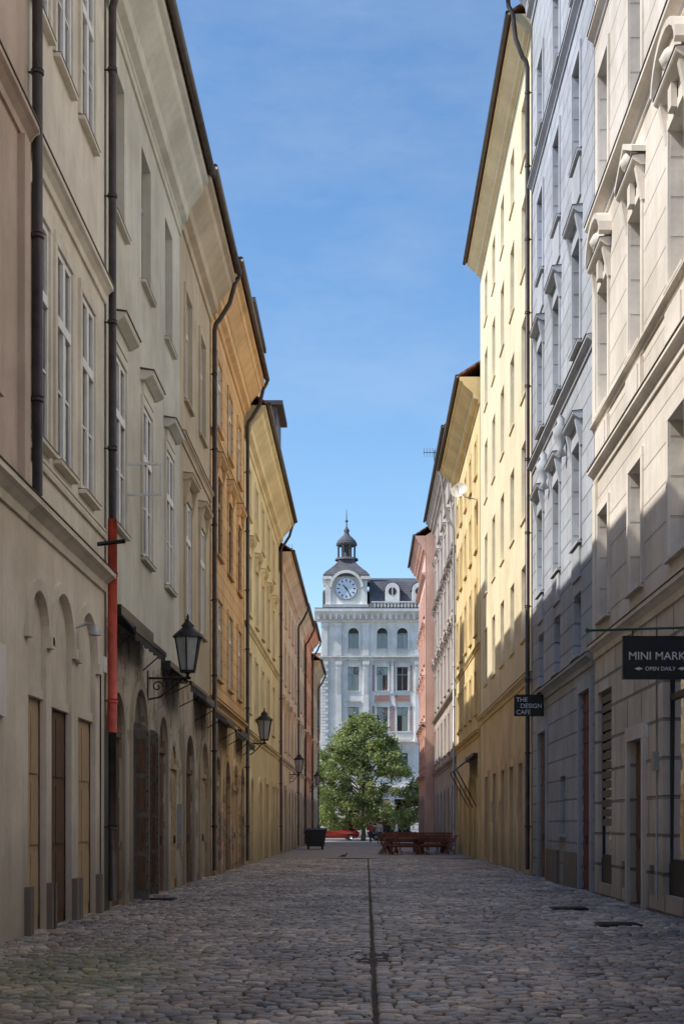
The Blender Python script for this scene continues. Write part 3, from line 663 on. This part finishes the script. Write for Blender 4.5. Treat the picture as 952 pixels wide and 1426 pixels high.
for i in range(420):
    x=R.choice((-1,1))*R.uniform(0,1)**.5*4.2+.2; yy=R.uniform(9,40); s=R.uniform(.008,.022); z=.012+R.uniform(0,.006); a=R.uniform(0,6.28)
    g.add([(x+s*math.cos(a+k*1.57)*(1 if k%2 else .55),yy+s*math.sin(a+k*1.57)*(1 if k%2 else .55),z+R.uniform(0,.008)) for k in range(4)],[(0,1,2,3)])
child(mesh_obj('fallen_leaves',g,simple('dry_leaf',(.35,.27,.15),.8,var=.5,scale=3)))
asph=simple('asphalt',(.07,.07,.072),.85,var=.25,scale=8); 
sheet('square_paving',-120,140,126,150.5,-.02,fc)
sheet('asphalt_road',-120,140,137.5,145.5,-.012,asph)
sheet('road_line_marking',-120,140,141.4,141.55,-.006,simple('white_road_paint',(.75,.75,.72),.7,var=.15))
K=Ob('kerb'); km=simple('granite_kerb',(.4,.39,.38),.8)
K.box('kerb_stone',km,-120,140,-.05,.1,145.5,145.8); K.finish()
sheet('pavement',-120,140,145.8,150.4,.09,simple('pavement_slabs',(.34,.33,.32),.85,var=.15,scale=2))
for (x,y) in((3.55,20.3),(-3.9,27.2),(3.4,24.2)):
    D=Ob('manhole_cover'); D.box('rim',M['darkm'],x-.3,x+.3,.004,.022,y-.3,y+.3)
    for i in range(5): D.box('ribs',M['pipe'],x-.26,x+.26,.018,.03,y-.24+i*.11,y-.19+i*.11)
    D.finish()

# ================================================================== STREET FURNITURE
milk=simple('lantern_glass',(.42,.44,.45),.1,var=.2,scale=3)
def lantern(side,u,base,reach,sc=1.0,c=4.34):
    P=left(c) if side<0 else right(4.72); L=Ob('wall_lantern',P); r=reach; b0=base
    arm=b0-.12
    L.tube('bracket',M['darkm'],[(u,arm,0),(u,arm,r+.06)],.024,8)
    L.tube('bracket',M['darkm'],[(u,arm-.42,0.02),(u,arm-.38,r*.3),(u,arm-.2,r*.6),(u,arm-.02,r*.85)],.02,8)
    sp=[(u,arm-.17+(.12-.008*k)*math.sin(k*.6),r*.25+(.12-.008*k)*math.cos(k*.6)) for k in range(14)]; L.tube('bracket',M['darkm'],sp,.015,6)
    sp=[(u,arm+.1+(.08-.006*k)*math.sin(-k*.6),r*.5+(.08-.006*k)*math.cos(k*.6)) for k in range(12)]; L.tube('bracket',M['darkm'],sp,.013,6)
    L.box('wall_plate',M['darkm'],u-.05,u+.05,arm-.5,arm+.15,-.01,.02)
    L.lathe('stem',M['darkm'],(u,r),[(.02,arm),(.05,arm+.02),(.025,arm+.06),(.06,b0-.01),(.15*sc,b0)],10)
    H=.62*sc
    L.lathe('glass_body',milk,(u,r),[(.13*sc,b0),(.24*sc,b0+H)],6,False)
    for k in range(6):
        t=math.pi*k/3; a=(u+.135*sc*math.cos(t),b0,r+.135*sc*math.sin(t)); bb=(u+.245*sc*math.cos(t),b0+H,r+.245*sc*math.sin(t)); L.tube('bars',M['darkm'],[a,bb],.017,6)
    L.lathe('cap',M['darkm'],(u,r),[(.27*sc,b0+H),(.28*sc,b0+H+.03),(.17*sc,b0+H+.14),(.1*sc,b0+H+.2),(.12*sc,b0+H+.24),(.05*sc,b0+H+.32),(.02,b0+H+.36),(.03,b0+H+.4),(.008,b0+H+.47)],12)
    L.lathe('base_ring',M['darkm'],(u,r),[(.15*sc,b0-.01),(.155*sc,b0+.03),(.13*sc,b0+.04)],6,False)
    L.finish()
lantern(-1,28.5,4.45,.8,1.1); lantern(-1,52,4.5,.65,1.15); lantern(-1,81,4.4,.55,1.15); lantern(-1,108,4.5,.55,c=4.26); 
def awning(u0,u1,v,reach=.75,drop=.35):
    A=Ob('shop_awning',left())
    A.box('cassette',M['darkm'],u0,u1,v,v+.2,0,.2)
    A.prof('fabric',M['awn'],u0+.03,u1-.03,[(.1,v+.16),(reach,v-drop),(reach,v-drop-.03),(.1,v+.12)])
    A.box('front_rail',M['darkm'],u0,u1,v-drop-.06,v-drop+.02,reach,reach+.05)
    n=int((u1-u0)/.25)
    for k in range(n):
        a=u0+.04+(u1-u0-.08)*k/n; bb=u0+.04+(u1-u0-.08)*(k+.92)/n; A.box('valance',M['awn'],a,bb,v-drop-.2+.03*(k%2),v-drop-.06,reach+.02,reach+.035)
    for u in(u0+.25,u1-.25): A.tube('arms',M['darkm'],[(u,v-.55,.03),(u,v-drop-.02,reach)],.014,6)
    A.finish()
awning(24.3,28.0,4.95,.4,.2); awning(30.4,33.4,4.7,.6,.25); awning(36.0,39.2,4.6,.5,.25); awning(42.0,45,4.45,.5,.25); awning(47.6,50.4,4.4,.4,.2)
A=Ob('shop_awning',right()); A.box('cassette',M['darkm'],61,66,4.3,4.5,0,.2); A.prof('fabric',M['awn'],61,66,[(.1,4.45),(.9,3.8),(.9,3.77),(.1,4.4)])
for u in(61.2,63.5,65.8): A.tube('arms',M['darkm'],[(u,2.2,.03),(u,3.78,.88)],.025,6)
A.finish()
def text(s,loc,size,mat,parent,ploc,align='CENTER'):
    cu=bpy.data.curves.new('lettering','FONT'); cu.body=s; cu.size=size; cu.align_x=align; cu.extrude=.002; cu.offset=size*.005
    o=bpy.data.objects.new('lettering',cu); COL.objects.link(o); cu.materials.append(mat); o.parent=parent
    o.location=Vector(loc)-Vector(ploc); o.rotation_euler=(math.pi/2,0,0)
signb=simple('black_sign_paint',(.012,.012,.014),.45,var=.2); signw=simple('white_lettering',(.82,.82,.8),.5,var=.03); green=simple('green_bracket_paint',(.03,.13,.09),.5)
Sg=Ob('mini_market_sign')
zs=20.
Sg.box('board',signb,3.58,4.66,3.46,4.02,zs-.03,zs+.03)
for x0,x1,v0,v1 in((3.56,3.58,3.44,4.04),(4.66,4.68,3.44,4.04)): Sg.box('frame',M['darkm'],x0,x1,v0,v1,zs-.04,zs+.04)
Sg.box('frame',M['darkm'],3.58,4.66,4.02,4.04,zs-.04,zs+.04);Sg.box('frame',M['darkm'],3.58,4.66,3.44,3.46,zs-.04,zs+.04)
Sg.tube('bracket_arm',green,[(3.08,4.12,zs),(4.72,4.17,zs)],.018,8)
for x in(3.7,4.5): Sg.tube('hangers',M['darkm'],[(x,4.03,zs),(x,4.15,zs)],.01,6)
Sg.lathe('arm_tip',green,(3.07,zs),[(.005,4.08),(.03,4.12),(.005,4.16)],8)
for x in (3.78,4.38): Sg.g('ornament',signw).add([(x-.06,zs-.035,3.585),(x,zs-.035,3.56),(x+.06,zs-.035,3.585),(x,zs-.035,3.61)],[(0,1,2,3)])
ee=Sg.finish(); L=tuple(ee.location)
text('MINI MARKET',(4.12,zs-.034,3.71),.158,signw,ee,L); text('OPEN DAILY',(4.08,zs-.034,3.56),.075,signw,ee,L)
zs=38.
Sg=Ob('design_cafe_sign'); Sg.box('board',signb,3.9,4.68,4.3,4.84,zs-.04,zs+.04); Sg.tube('bracket',M['darkm'],[(4.5,4.9,zs),(4.72,4.9,zs)],.02); Sg.tube('bracket',M['darkm'],[(3.95,4.86,zs),(4.72,4.86,zs)],.015)
ee=Sg.finish(); L=tuple(ee.location)
for i,t in enumerate(('THE','DESIGN','CAFE')): text(t,(3.95 if i!=1 else 4.06,zs-.044,4.68-i*.165),.165,signw,ee,L,'LEFT')
D=Ob('satellite_dish'); dc=Vector((3.95,61.,15.6)); 
dish=simple('dish_paint',(.6,.56,.5),.5)
vs=[];fs=[];n=18;ax=Vector((-.35,-.85,.4)).normalized(); a=ax.cross(Vector((0,0,1))).normalized(); bb=ax.cross(a)
for i in range(5):
    r=.36*i/4
    for k in range(n):
        t=2*math.pi*k/n; vs.append(dc+a*math.cos(t)*r+bb*math.sin(t)*r+ax*(r*r*.9))
for i in range(4):
    for k in range(n): fs.append((i*n+k,i*n+(k+1)%n,(i+1)*n+(k+1)%n,(i+1)*n+k))
D.g('reflector',dish,True).add(vs,fs)
D.tube('mount',M['pipegrey'],[(4.75,15.3,61.2),(4.2,15.4,61.15),(3.97,15.6,61.02)],.025); q=dc+ax*.35; D.tube('feed_arm',M['pipegrey'],[(dc.x,dc.z-.3,dc.y),(q.x,q.z,q.y)],.012); D.box('feed',M['pipegrey'],q.x-.04,q.x+.04,q.z-.04,q.z+.04,q.y-.04,q.y+.04); D.finish()
for (x,y,z,h) in((4.3,91,22.6,2.6),(-5.4,96,16.5,3.6)):
    A=Ob('roof_antenna'); A.tube('mast',M['darkm'],[(x,z,y),(x,z+h,y)],.03,6)
    A.tube('boom',M['darkm'],[(x-.7,z+h-.15,y),(x+.5,z+h-.15,y)],.02,6)
    for k in range(7): A.tube('elements',M['darkm'],[(x-.65+k*.18,z+h-.15-.28,y),(x-.65+k*.18,z+h-.15+.28,y)],.012,5)
    A.finish()
tw=simple('red_brown_timber',(.2,.075,.05),.5,var=.35,scale=4,stretch=(1,6,6))
def rotP(cx,cy,ang):
    c,s=math.cos(ang),math.sin(ang)
    return lambda u,v,w:(cx+u*c-w*s,cy+u*s+w*c,v)
def bar(T,key,mat,x,hw_,v0,w0,v1,w1,t):
    T.g(key,mat).add([T.P(x-hw_,v0,w0-t),T.P(x+hw_,v0,w0-t),T.P(x+hw_,v0,w0+t),T.P(x-hw_,v0,w0+t),T.P(x-hw_,v1,w1-t),T.P(x+hw_,v1,w1-t),T.P(x+hw_,v1,w1+t),T.P(x-hw_,v1,w1+t)],BOXF)
def table(cx,cy,ang,L=1.9):
    T=Ob('beer_garden_table',rotP(cx,cy,ang))
    for k in range(5): T.box('top_planks',tw,-L/2,L/2,.74,.78,-.36+k*.146,-.36+k*.146+.135)
    for s in(-1,1):
        x=s*(L/2-.25)
        for q in(-1,1): bar(T,'legs',tw,x+q*.012,.03,0,-.34*q,.74,.28*q,.04)
    T.box('stretcher',tw,-L/2+.25,L/2-.25,.34,.4,-.03,.03); T.finish()
def bench(cx,cy,ang,L=1.9,back=False):
    T=Ob('timber_bench',rotP(cx,cy,ang))
    for k in range(2): T.box('seat_planks',tw,-L/2,L/2,.43,.46,-.15+k*.155,-.15+k*.155+.145)
    for s in(-1,1):
        x=s*(L/2-.25)
        for q in(-1,1): bar(T,'legs',tw,x,.025,0,-.2*q,.43,-.1*q,.03)
    if back:
        for s in(-.8,.8): T.box('back_posts',tw,s-.03,s+.03,.4,1.08,.14,.19)
        for k in range(4): T.box('back_slats',tw,-L/2,L/2,.58+k*.13,.66+k*.13,.12,.138)
    T.finish()
def chair(cx,cy,ang):
    T=Ob('folding_chair',rotP(cx,cy,ang))
    for k in range(5): T.box('seat_slats',tw,-.21,.21,.44,.46,-.2+k*.085,-.2+k*.085+.07)
    for s in(-1,1):
        x=s*.235
        bar(T,'legs',tw,x,.015,0,-.22,.95,.26,.02); bar(T,'legs',tw,x*.8,.015,0,.22,.44,-.18,.02)
    for k in range(3): T.box('back_slats',tw,-.22,.22,.66+k*.1,.73+k*.1,.14+k*.045,.16+k*.045)
    T.finish()
for (x,y) in((1.9,70.5),(3.3,71.5),(2.2,74),(3.3,75.2),(1.9,77.5)):
    table(x,y,random.uniform(-.5,.5)); bench(x,y-.75,random.uniform(-.35,.35),back=x>3); bench(x,y+.75,random.uniform(-.3,.3),back=True)
for (x,y,a) in((.85,70,1.2),(.95,71.4,2.0),(1.0,73.5,1.5),(4.1,69.6,-1.4),(.9,75.5,1.3),(1.4,69.2,2.6),(2.7,69.1,3.4),(3.2,69.4,2.9)): chair(x,y,a)
def bin_(cx,cy,ang,mat):
    T=Ob('wheelie_bin',rotP(cx,cy,ang)); 
    T.g('body',mat).add([T.P(-.5,.18,-.3),T.P(.5,.18,-.3),T.P(.5,.18,.3),T.P(-.5,.18,.3),T.P(-.62,1.08,-.4),T.P(.62,1.08,-.4),T.P(.62,1.08,.4),T.P(-.62,1.08,.4)],BOXF)
    T.prof('lid',mat,-.66,.66,[(-.45,1.08),(-.47,1.16),(-.2,1.27),(.2,1.27),(.45,1.16),(.44,1.08)])
    T.box('handles',M['darkm'],-.72,-.6,.95,1.0,-.2,.2); T.box('handles',M['darkm'],.6,.72,.95,1.0,-.2,.2)
    for x in(-.42,.42):
        for w in(-.25,.25): T.tube('wheels',M['darkm'],[(x-.03,.09,w),(x+.03,.09,w)],.09,12)
    for k in range(4): T.box('ribs',mat,-.4+k*.25,-.36+k*.25,.3,1.0,-.42+.0,-.33)
    T.finish()
binm=simple('bin_plastic',(.03,.033,.036),.5,var=.3)
bin_(-3.0,85,.05,binm); bin_(-3.1,87.2,-.06,binm)
def car(name,cx,cy,ang,paint):
    T=Ob(name,rotP(cx,cy,ang))
    def loft(key,mat,secs):
        vs=[];fs=[]
        for v,u0,u1,h in secs: vs+= [T.P(u0,v,-h),T.P(u1,v,-h),T.P(u1,v,h),T.P(u0,v,h)]
        for i in range(len(secs)-1):
            for k in range(4): fs.append((i*4+k,i*4+(k+1)%4,i*4+4+(k+1)%4,i*4+4+k))
        fs.append((3,2,1,0)); n=len(secs)*4; fs.append((n-4,n-3,n-2,n-1)); T.g(key,mat).add(vs,fs)
    loft('body',paint,[(.22,-2.0,2.0,.78),(.4,-2.16,2.14,.86),(.62,-2.2,2.18,.89),(.82,-2.1,2.12,.88),(.95,-1.5,2.0,.84)])
    loft('hood',paint,[(.8,-2.12,-.9,.8),(.93,-1.9,-.8,.76),(1.0,-1.2,-.7,.72)])
    loft('glasshouse',M['glass2'],[(.94,-1.15,1.85,.8),(1.2,-.7,1.62,.72),(1.4,-.3,1.3,.64)])
    loft('roof',paint,[(1.4,-.32,1.32,.655),(1.46,-.15,1.1,.58)])
    for q in(-1,1):
        for (u0,ut) in((-1.12,-.3),(.45,.42),(1.8,1.28)):
            T.g('pillars',paint).add([T.P(u0-.05,.95,q*.81),T.P(u0+.05,.95,q*.81),T.P(ut+.05,1.41,q*.65),T.P(ut-.05,1.41,q*.65)],[(0,1,2,3)])
        for u in(-1.35,1.35):
            T.tube('tyres',M['darkm'],[(u,.32,q*.68),(u,.32,q*.9)],.32,18); T.tube('rims',M['pipegrey'],[(u,.32,q*.85),(u,.32,q*.91)],.2,12)
        T.box('headlights',milk,-2.19,-2.05,.6,.75,min(q*.5,q*.8),max(q*.5,q*.8)); T.box('tail_lights',M['pipered'],2.05,2.2,.62,.8,min(q*.6,q*.82),max(q*.6,q*.82))
        T.box('mirrors',paint,-.95,-.8,.95,1.05,min(q*.8,q*.98),max(q*.8,q*.98))
    T.finish()
M['glass2']=simple('car_glass',(.02,.025,.03),.08,var=.1,bmp=0)
def paint(n,c):
    m=simple(n,c,.25,.1,var=.03,bmp=0); m.node_tree.nodes['Principled BSDF'].inputs['Coat Weight'].default_value=.6; return m
car('parked_car',-2.9,139.,0.02,paint('red_car_paint',(.45,.03,.025))); car('parked_car',2.3,139.2,math.pi,paint('dark_car_paint',(.04,.045,.06)))
car('parked_car',8.0,139.,0,paint('silver_car_paint',(.45,.46,.48))); car('parked_car',-8.6,139.,0,paint('white_car_paint',(.7,.7,.7)))
car('passing_car',-.5,143.6,0,paint('pearl_car_paint',(.65,.66,.68)))

def tree(name,x,y,h,rad,nclump,nleaf,seed,base=1.9):
    R=random.Random(seed); T=Ob(name,None,(x,y,0)); bark=M['bark']
    T.tube('trunk',bark,[(x,-.05,y),(x+.04,1.0,y),(x-.05,2.2,y+.05),(x+.05,h*.45,y),(x,h*.8,y)],[.26,.2,.17,.12,.03],10)
    PP=[(0,.72),(.12,.95),(.3,1.0),(.5,.9),(.68,.68),(.85,.42),(1,.1)]
    def prof(t):
        for (a,b),(c,d) in zip(PP,PP[1:]):
            if t<=c: return b+(d-b)*(t-a)/(c-a)
        return .1
    vs=[];cs=[]
    for i in range(nclump):
        t=R.random()**1.1; a=R.uniform(0,2*math.pi); rr=rad*prof(t)*(.35+.66*R.random()**.4)*(1+.11*math.sin(3*a+seed)+.09*math.sin(5*a)+.08*math.sin(9*t+a))
        c=Vector((x+rr*math.cos(a),y+rr*math.sin(a),base+t*(h-base-.4)))
        if i%4==0:
            z0=min(c.z*.55+.6,h*.7); T.tube('limbs',bark,[(x,z0,y),(x+(c.x-x)*.5,(z0+c.z)/2+.15,y+(c.y-y)*.5),(c.x,c.z,c.y)],[.07,.04,.015],6)
        cr=R.uniform(.38,.85); shade=R.uniform(.68,1.3)
        for k in range(nleaf):
            d=Vector((R.gauss(0,1),R.gauss(0,1),R.gauss(0,.75)))*(cr*.5)
            p=c+d; s=R.uniform(.08,.15)
            u=Vector((R.gauss(0,1),R.gauss(0,1),R.gauss(0,.6))).normalized(); w=u.cross(Vector((R.gauss(0,1),R.gauss(0,1),R.gauss(0,1)))).normalized()
            vs+=[p-u*s,p+w*s*.6,p+u*s,p-w*s*.6]; q=shade*R.uniform(.75,1.25); cs+=[(.235*q*R.uniform(.85,1.25),.28*q,.125*q,1)]*4
    me=bpy.data.meshes.new('foliage'); L=Vector((x,y,0)); me.from_pydata([tuple(v-L) for v in vs],[],[(4*i,4*i+1,4*i+2,4*i+3) for i in range(len(vs)//4)])
    ca=me.color_attributes.new('tint','FLOAT_COLOR','POINT'); ca.data.foreach_set('color',np.array(cs,dtype=np.float32).ravel()); me.materials.append(M['leaf'])
    ee=T.finish(); o=bpy.data.objects.new('foliage',me); COL.objects.link(o); o.parent=ee
M['bark']=simple('bark',(.1,.075,.055),.9,var=.4,scale=8,stretch=(3,3,.5),bmp=.6)
m=bpy.data.materials.new('leaf'); m.use_nodes=True; nt=m.node_tree; b=nt.nodes['Principled BSDF']; at=nt.nodes.new('ShaderNodeAttribute'); at.attribute_name='tint'
nt.links.new(at.outputs['Color'],b.inputs['Base Color']); b.inputs['Roughness'].default_value=.5
tr=nt.nodes.new('ShaderNodeBsdfTranslucent'); nt.links.new(mixc(nt,1,at.outputs['Color'],(1.4,1.5,.7,1),'MULTIPLY'),tr.inputs[0]); ms=nt.nodes.new('ShaderNodeMixShader'); ms.inputs[0].default_value=.35
nt.links.new(b.outputs[0],ms.inputs[1]); nt.links.new(tr.outputs[0],ms.inputs[2]); nt.links.new(ms.outputs[0],nt.nodes['Material Output'].inputs[0]); M['leaf']=m
tree('linden_tree',-.3,134,11.9,5.2,300,200,3,1.4)
tree('linden_tree',7.8,135,8.5,3.4,90,150,9,1.8)
tree('linden_tree',-20,136,10,4.0,80,120,12,1.9)
def person(name,x,y,face,top,bottom,hair,stride=.3,h=1.75):
    k=h/1.75
    J={'pel':(0,0,.95),'spi':(0,.01,1.15),'che':(0,0,1.36),'nk':(0,.0,1.5),'hd':(0,.01,1.56),
       'lh':(.1,0,.92),'lk':(.11,stride*.55,.5),'la':(.11,stride*.6,.09),'lt':(.11,stride*.6+.16,.03),
       'rh':(-.1,0,.92),'rk':(-.11,-stride*.1,.5),'ra':(-.11,-stride*.9,.12),'rt':(-.11,-stride*.9+.15,.03),
       'ls':(.18,0,1.42),'le':(.24,-.1,1.14),'lw':(.23,.02,.9),'lf':(.23,.06,.8),'rs':(-.18,0,1.42),'re':(-.24,.06,1.14),'rw':(-.23,.2,.93),'rf':(-.23,.26,.84)}
    Rr={'pel':.14,'spi':.12,'che':.14,'nk':.06,'hd':.055,'lh':.09,'lk':.06,'la':.04,'lt':.035,'ls':.065,'le':.045,'lw':.03,'lf':.03}
    keys=list(J); E=[('pel','spi'),('spi','che'),('che','nk'),('nk','hd'),('pel','lh'),('lh','lk'),('lk','la'),('la','lt'),('pel','rh'),('rh','rk'),('rk','ra'),('ra','rt'),('che','ls'),('ls','le'),('le','lw'),('lw','lf'),('che','rs'),('rs','re'),('re','rw'),('rw','rf')]
    me=bpy.data.meshes.new('body'); me.from_pydata([tuple(c*k for c in J[q]) for q in keys],[(keys.index(a),keys.index(b)) for a,b in E],[])
    o=bpy.data.objects.new('body',me); COL.objects.link(o)
    md=o.modifiers.new('s','SKIN'); sv=me.skin_vertices[0].data
    for i,q in enumerate(keys):
        r=Rr.get(q,Rr.get('l'+q[1:],.05))*k; sv[i].radius=(r,r)
    sv[0].use_root=True
    ms=o.modifiers.new('u','SUBSURF'); ms.levels=2; ms.render_levels=2
    dg=bpy.context.evaluated_depsgraph_get(); m2=bpy.data.meshes.new_from_object(o.evaluated_get(dg)); 
    bpy.data.objects.remove(o)
    skin=M['skin']; m2.materials.clear()
    for mm in(top,bottom,skin,M['darkm']): m2.materials.append(mm)
    for p in m2.polygons:
        z=p.center.z/k; xx=abs(p.center.x)/k; i=0
        if z<.1: i=3
        elif z<.93 and xx<.19: i=1
        elif z>1.5 or (xx>.19 and z<.92): i=2
        p.material_index=i; p.use_smooth=True
    e=bpy.data.objects.new(name,None); COL.objects.link(e); e.location=(x,y,0); e.rotation_euler=(0,0,face)
    o=bpy.data.objects.new('body',m2); COL.objects.link(o); o.parent=e
    n=14
    def ell(c,r,mat,nm):
        g=G(); vs=[];fs=[]
        for i in range(11):
            ph=math.pi*i/10
            for j in range(n): th=2*math.pi*j/n; vs.append((c[0]+r[0]*math.sin(ph)*math.cos(th),c[1]+r[1]*math.sin(ph)*math.sin(th),c[2]+r[2]*math.cos(ph)))
        for i in range(10):
            for j in range(n): fs.append((i*n+j,i*n+(j+1)%n,(i+1)*n+(j+1)%n,(i+1)*n+j))
        g.add(vs,fs); mesh_obj(nm,g,mat,e,(0,0,0),True)
    hz=1.645*k
    ell((0,.015,hz),(.075*k,.095*k,.115*k),skin,'head'); ell((0,-.012,hz+.025),(.084*k,.1*k,.108*k),hair,'hair'); ell((0,.112*k,hz-.015),(.012,.018,.022),skin,'nose')
    for s in(-1,1): ell((s*.077*k,.01,hz-.01),(.012,.02,.03),skin,'ear'); ell((s*.03*k,.1*k,hz+.012),(.01,.008,.007),M['darkm'],'eye')
    ell((0,.104*k,hz-.052),(.024,.006,.006),M['lips'],'mouth')
M['skin']=simple('skin',(.5,.3,.22),.5,var=.08); M['lips']=simple('lips',(.4,.12,.1),.5,var=.05)
cl=lambda n,c: simple(n,c,.85,var=.12,scale=20)
dj=cl('denim',(.08,.12,.22)); blk=cl('dark_cloth',(.04,.04,.045)); wht=cl('white_cloth',(.7,.7,.68)); redc=cl('red_cloth',(.45,.06,.05)); hb=simple('brown_hair',(.05,.03,.02),.6); 
person('pedestrian',1.0,112,math.pi,wht,dj,hb,.35,1.78)
person('pedestrian',1.7,113,math.pi,blk,dj,hb,.28,1.68)
person('pedestrian',.35,120,.3,redc,blk,hb,.32,1.7)
person('pedestrian',2.6,124,1.6,wht,blk,hb,.4,1.75)
Pg=Ob('pigeon'); px,pyy=-.95,60.
grey=simple('pigeon_feathers',(.12,.125,.14),.6,var=.3,scale=30); dk=simple('dark_feathers',(.03,.03,.04),.6)
Pg.tube('body',grey,[(px-.15,.13,pyy),(px-.1,.145,pyy),(px-.03,.15,pyy),(px+.05,.16,pyy),(px+.1,.19,pyy),(px+.12,.235,pyy)],[.015,.04,.062,.06,.038,.022],10)
Pg.lathe('head',dk,(px+.13,pyy),[(.004,.225),(.02,.235),(.026,.25),(.02,.268),(.004,.275)],10); Pg.tube('beak',dk,[(px+.15,.25,pyy),(px+.178,.243,pyy)],[.008,.002],6)
Pg.box('tail',dk,px-.24,px-.12,.115,.127,pyy-.025,pyy+.025)
for s in(-1,1):
    Pg.g('wings',dk).add([Pg.P(px+.05,.175,pyy+s*.055),Pg.P(px-.17,.14,pyy+s*.03),Pg.P(px-.08,.12,pyy+s*.068),Pg.P(px+.04,.13,pyy+s*.07)],[(0,1,2,3)])
    Pg.tube('legs',M['pipered'],[(px+.01,.1,pyy+s*.02),(px+.015,.05,pyy+s*.02),(px,.012,pyy+s*.02),(px+.04,.01,pyy+s*.02)],.005,5)
Pg.finish()

# ================================================================== LIGHT, SKY, CAMERA
EL=48; sx,sy=-1.0,-.24; nrm=math.hypot(sx,sy); sx/=nrm; sy/=nrm
w=bpy.data.worlds.new('World'); S.world=w; w.use_nodes=True; nt=w.node_tree; bg=nt.nodes['Background']
sk=nt.nodes.new('ShaderNodeTexSky'); sk.sky_type='NISHITA'; sk.sun_disc=False; sk.sun_elevation=math.radians(EL); sk.sun_rotation=math.atan2(sx,sy)%(2*math.pi)
sk.air_density=1.0; sk.dust_density=.4; sk.ozone_density=1.4
hs=nt.nodes.new('ShaderNodeHueSaturation'); hs.inputs['Saturation'].default_value=1.2; nt.links.new(sk.outputs[0],hs.inputs['Color'])
tc=nt.nodes.new('ShaderNodeTexCoord'); f=noise(nt,tc.outputs['Generated'],3.2,8,.65,(1.0,.6,3.0)); f3=noise(nt,tc.outputs['Generated'],1.6,2,.5)
cf=math2(nt,'MULTIPLY',mrange(nt,f,.47,.75,0,.2),mrange(nt,f3,.42,.62,0,1))
c=mixc(nt,cf,hs.outputs[0],(4.0,4.4,4.9,1))
nt.links.new(c,bg.inputs[0]); bg.inputs[1].default_value=.2
sl=bpy.data.lights.new('sun','SUN'); sl.energy=5; sl.angle=math.radians(.5); sl.color=(1,.95,.87)
so=bpy.data.objects.new('sun',sl); COL.objects.link(so); ce=math.cos(math.radians(EL)); d=Vector((-sx*ce,-sy*ce,-math.sin(math.radians(EL))))
so.rotation_euler=d.to_track_quat('-Z','Y').to_euler(); so.location=(-30,-20,60)
cam=bpy.data.cameras.new('camera'); co=bpy.data.objects.new('camera',cam); COL.objects.link(co); co.location=(0,0,1.4); co.rotation_euler=(math.pi/2,0,0)
cam.sensor_width=36; cam.lens=36*2000/1426; cam.shift_y=(1150-713)/1426; cam.shift_x=-(510-476)/1426; cam.clip_end=4000; cam.clip_start=.1
S.camera=co
S.view_settings.view_transform='Standard'; S.view_settings.look='None'; S.view_settings.exposure=0
